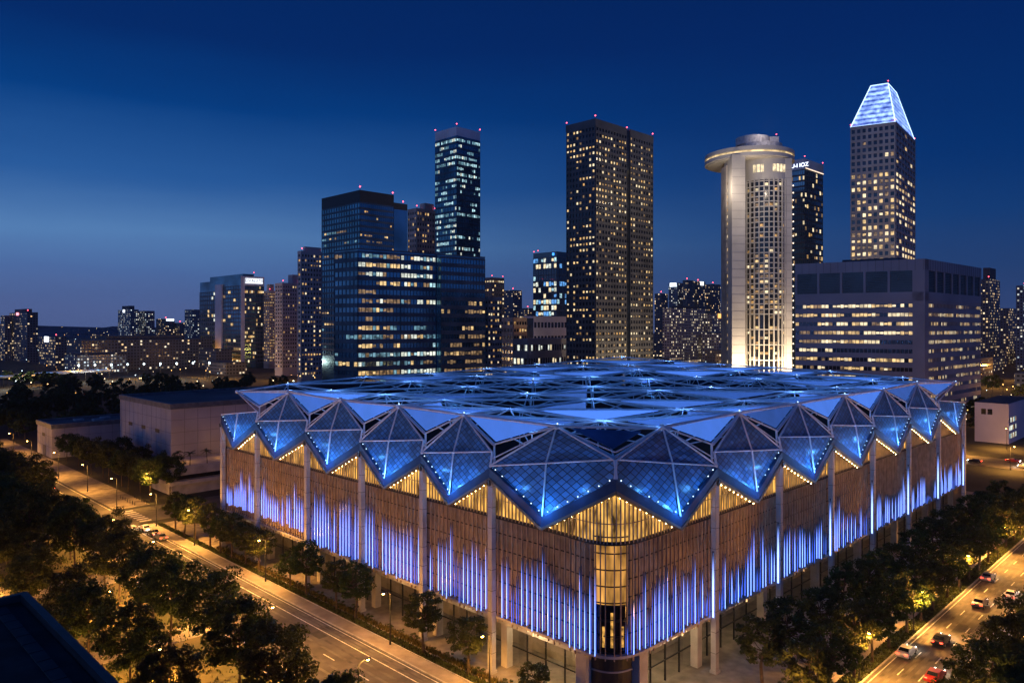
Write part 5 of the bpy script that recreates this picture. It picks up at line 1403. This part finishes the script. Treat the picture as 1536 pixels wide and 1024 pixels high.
scatter(22, 395, 480, 560, 1100, ['amber', 'amber', 'warm', 'white'], 'tiny lamp at the feet of the grey apartment blocks', 'far lamps by the apartment blocks')
scatter(28, 722, 850, 560, 1300, ['amber', 'warm', 'white'], 'tiny lamp on the streets between the glass office and granite tower', 'far lamps in the middle')
scatter(44, 980, 1092, 640, 1500, ['amber', 'amber', 'warm', 'warm', 'white'], 'tiny lamp on the streets between the granite tower and ring hotel', 'far lamps by the ring hotel')
scatter(48, 1440, 1550, 340, 1300, ['amber', 'amber', 'amber', 'warm', 'white'], 'tiny lamp on the streets right of the wide office block', 'far lamps at right')
scatter(28, -10, 300, 1700, 3200, ['warm', 'white', 'white', 'amber'], 'tiny house light below the horizon hills at left', 'lights under the hills')
scatter(18, 90, 300, 3310, 3700, ['warm', 'amber'], 'tiny house light on the slope of the horizon hills', 'lights on the hills', lambda y: (y - 3300) / 500 * 50)

for (px_, y_, w_) in ((20, 600, 1), (60, 640, 0), (110, 700, 0), (150, 690, 1), (200, 720, 0), (250, 700, 1), (300, 740, 0), (340, 720, 0), (420, 700, 0), (450, 800, 0), (740, 800, 0), (770, 700, 1), (820, 700, 0), (1000, 800, 0), (1030, 760, 1), (1065, 780, 0), (1085, 720, 0), (1480, 420, 0), (1500, 500, 0), (1530, 430, 0), (1490, 620, 0), (1520, 700, 0)):
    lamp_light((PX(px_, y_), y_, 13), (1, .86, .66) if w_ else SODIUM, 26000, .6, None, name='far_street_light')
# ------------------------------------------------------------------ cars
car_glass = surf('car_glass', (.02, .022, .026), .08, spec=.8)
tyre_m = surf('tyre_rubber', (.02, .02, .02), .9)
rim_m = surf('wheel_alloy', (.45, .45, .47), .3, .8)
head_m = emit('headlight_lens', (1, .92, .78), 22.0); tail_m = emit('taillight_lens', (1, .04, .02), 14.0)
def car_meshes():
    prof = [(-2.2, .35), (-2.25, .75), (-2.1, .95), (-1.55, 1.02), (-.95, 1.42), (.35, 1.45), (1.05, 1.0), (1.95, .88), (2.2, .7), (2.22, .35)]
    mb = LMB(); n = len(prof)
    for s_, (wl, wr) in enumerate(((-.86, .86),)):
        L = [(x, -.86 + (.14 if z > 1.1 else 0), z) for x, z in prof]; Rr = [(x, .86 - (.14 if z > 1.1 else 0), z) for x, z in prof]
        mb.poly(L); mb.poly(Rr[::-1])
        for i in range(n): j = (i + 1) % n; mb.poly([L[j], L[i], Rr[i], Rr[j]])
    body = mb
    gl = LMB()
    for sd in (-1, 1):
        q = [(-1.4, sd * .845, 1.03), (.85, sd * .845, 1.03), (.3, sd * .735, 1.39), (-.9, sd * .735, 1.37)]; gl.poly(q if sd < 0 else q[::-1])
    gl.poly([(1.03, -.72, 1.03), (1.03, .72, 1.03), (.42, .62, 1.44), (.42, -.62, 1.44)]); gl.poly([(-1.50, .72, 1.07), (-1.50, -.72, 1.07), (-1.0, -.62, 1.42), (-1.0, .62, 1.42)])
    wh = LMB(); wh.tube((0, -.11, 0), (0, .11, 0), .33, .33, 14); ri = LMB(); ri.tube((0, -.125, 0), (0, .125, 0), .19, .19, 10)
    hl = LMB(); hl.ball((0, 0, 0), .13, 0, 8, 5); tl = LMB(); tl.box(-.04, .04, -.2, .2, -.07, .07)
    return body, gl, wh, ri, hl, tl
CB, CG, CWH, CRI, CHL, CTL = car_meshes()
meshes = dict(gl=CG.mesh('car_window', car_glass), wh=CWH.mesh('wheel', tyre_m), ri=CRI.mesh('wheel_rim', rim_m), hl=CHL.mesh('headlight', head_m), tl=CTL.mesh('taillight', tail_m))
paints = {k: CB.mesh('car_body_' + k, surf('car_paint_' + k, c, .28, .3, var=.05)) for k, c in (('silver', (.4, .41, .43)), ('black', (.02, .02, .022)), ('white', (.7, .7, .68)), ('red', (.35, .03, .03)), ('grey', (.16, .165, .17)))}
def put_car(u, v, ang, paint, label, group, lights=True, z=.06):
    t = empty('car', P(u, v, z), label, 'car', group, ang)
    def ch(name, me, loc=(0, 0, 0), par=None):
        o = bpy.data.objects.new(name, me); COL.objects.link(o); o.parent = par or t; o.location = loc; return o
    ch('body', paints[paint]); ch('car_window', meshes['gl'])
    for x in (-1.35, 1.38):
        for y in (-.8, .8): w = ch('wheel', meshes['wh'], (x, y, .33)); ch('rim', meshes['ri'], (0, 0, 0), w)
    for y in (-.62, .62):
        ch('headlight', meshes['hl'], (2.17, y, .72)); ch('taillight', meshes['tl'], (-2.24, y, .84))
    if lights:
        lamp_light((3.1, 0, .6), (1, .9, .72), 160, .15, t, name='headlight_beam')
    return t
AR, AL = radians(45), radians(135)
cars = [(-14.7, 19.5, AR, 'silver', 'silver car on the right road, nearest the hall corner'),
        (-14.6, 40, AR, 'black', 'black car driving away in the second lane of the right road'), (-12.9, 34, AR, 'white', 'white car driving away close to the kerb trees of the right road'),
        (-16.8, 30, AR, 'red', 'red car driving away in the middle lane of the right road'), (-14.7, 56, AR, 'grey', 'grey car driving away, farther along the right road'),
        (-12.9, 68, AR, 'silver', 'silver car driving away close to the kerb, far along the right road'), (-16.9, 62, AR, 'white', 'white car driving away in the middle lane, far along the right road'),
        (-19.4, 46, AR + pi, 'white', 'white oncoming car with bright headlights on the right road'), (-19.4, 70, AR + pi, 'grey', 'grey oncoming car far along the right road'), (-22.2, 55, AR + pi, 'black', 'black oncoming car beside the broad trees of the right road'),
        (-14.6, 92, AR, 'black', 'black car driving away at the far end of the right road'), (-19.5, 100, AR + pi, 'silver', 'silver oncoming car at the far end of the right road')]
for c in cars: put_car(*c, 'cars on the right road')
for c in [(97, -6.2, AL, 'white', 'white car waiting at the crossing on the left road'), (93.2, -6.2, AL, 'black', 'black car waiting behind the white car at the crossing'), (89.6, -6.3, AL, 'grey', 'grey car, third in the queue at the crossing'),
          (146, -8.9, AL, 'silver', 'silver car driving away beyond the crossing'), (170, -6.9, AL, 'black', 'black car beyond the crossing, close to the kerb'), (186, -11.8, AL + pi, 'white', 'white oncoming car beyond the crossing with its headlights on'), (205, -11.8, AL + pi, 'grey', 'grey oncoming car farthest along the left road')]:
    put_car(*c, 'cars on the left road')
for i, (u, v, a) in enumerate(((-10, 170, AL), (2, 170.5, AL), (13, 170, AL), (24, 177.5, AL + pi), (6, 177.5, AL + pi), (-6, 177, AL + pi))):
    put_car(u, v, a, ['white', 'silver', 'black', 'grey', 'red', 'silver'][i], 'car on the street behind the hall by the white box building, %s from the hall' % ORD[i], 'cars on the street behind the hall')
# bushes in the planting bed and under the trees
bush_m = [tree_meshes(50 + i, 1.9, 1.15, .1, 9, 55, leafB, .16, 'bush') for i in (1, 2)]
def put_bush(p, s, label, group):
    t = empty('bush', p, label, 'bush', group, R.uniform(0, 6)); t.scale = (s, s, s * .8); tm, cm = R.choice(bush_m)
    for n_, me in (('stem', tm), ('foliage', cm)):
        o = bpy.data.objects.new(n_, me); COL.objects.link(o); o.parent = t
for i in range(26): put_bush(P(4 + i * 2.9 + R.uniform(-.8, .8), -1.5 + R.uniform(-.4, .3), .1), R.uniform(.5, .9), 'low shrub in the bed between the left verge and the storefront', 'shrubs in the left bed')
for i in range(22): put_bush(P(-7.6 + R.uniform(-.5, .5), 4 + i * 4.4, .1), R.uniform(.6, 1.2), 'low shrub beside the footpath under the right row of trees', 'shrubs along the right footpath')
for i in range(46): put_bush(P(R.uniform(8, 100), R.uniform(-48, -18), 0), R.uniform(.8, 1.9), 'rounded shrub under the park trees', 'shrubs in the park')
# bollards on the left pavement edge by the crossing
bm = LMB(); bm.tube((0, 0, 0), (0, 0, .9), .09, .08, 8); bm.ball((0, 0, .92), .1, 0, 8, 4); bme = bm.mesh('bollard', dark_metal)
for i in range(14):
    o = bpy.data.objects.new('bollard', bme); COL.objects.link(o); o.location = P(117.6 + (i % 7) * 1.4, -1 + (i // 7) * 2.2, .1); tag(o, 'short dark bollard on the paved corner beyond the crossing', 'bollard', 'bollards at the crossing')
# ------------------------------------------------------------------ thin city haze
hm, hnt, hout = nodes('city_haze')
pv = N(hnt, 'ShaderNodeVolumePrincipled'); pv.inputs['Density'].default_value = .00004; pv.inputs['Color'].default_value = (.75, .82, 1, 1); pv.inputs['Anisotropy'].default_value = .2
hnt.links.new(pv.outputs[0], hout.inputs['Volume'])
mb = MB(); mb.box(-5300, 5300, -400, 6100, -1, 320); tag(mb.build('haze', hm), 'thin blue city haze over the far streets', kind='stuff')
S.cycles.volume_bounces = 0
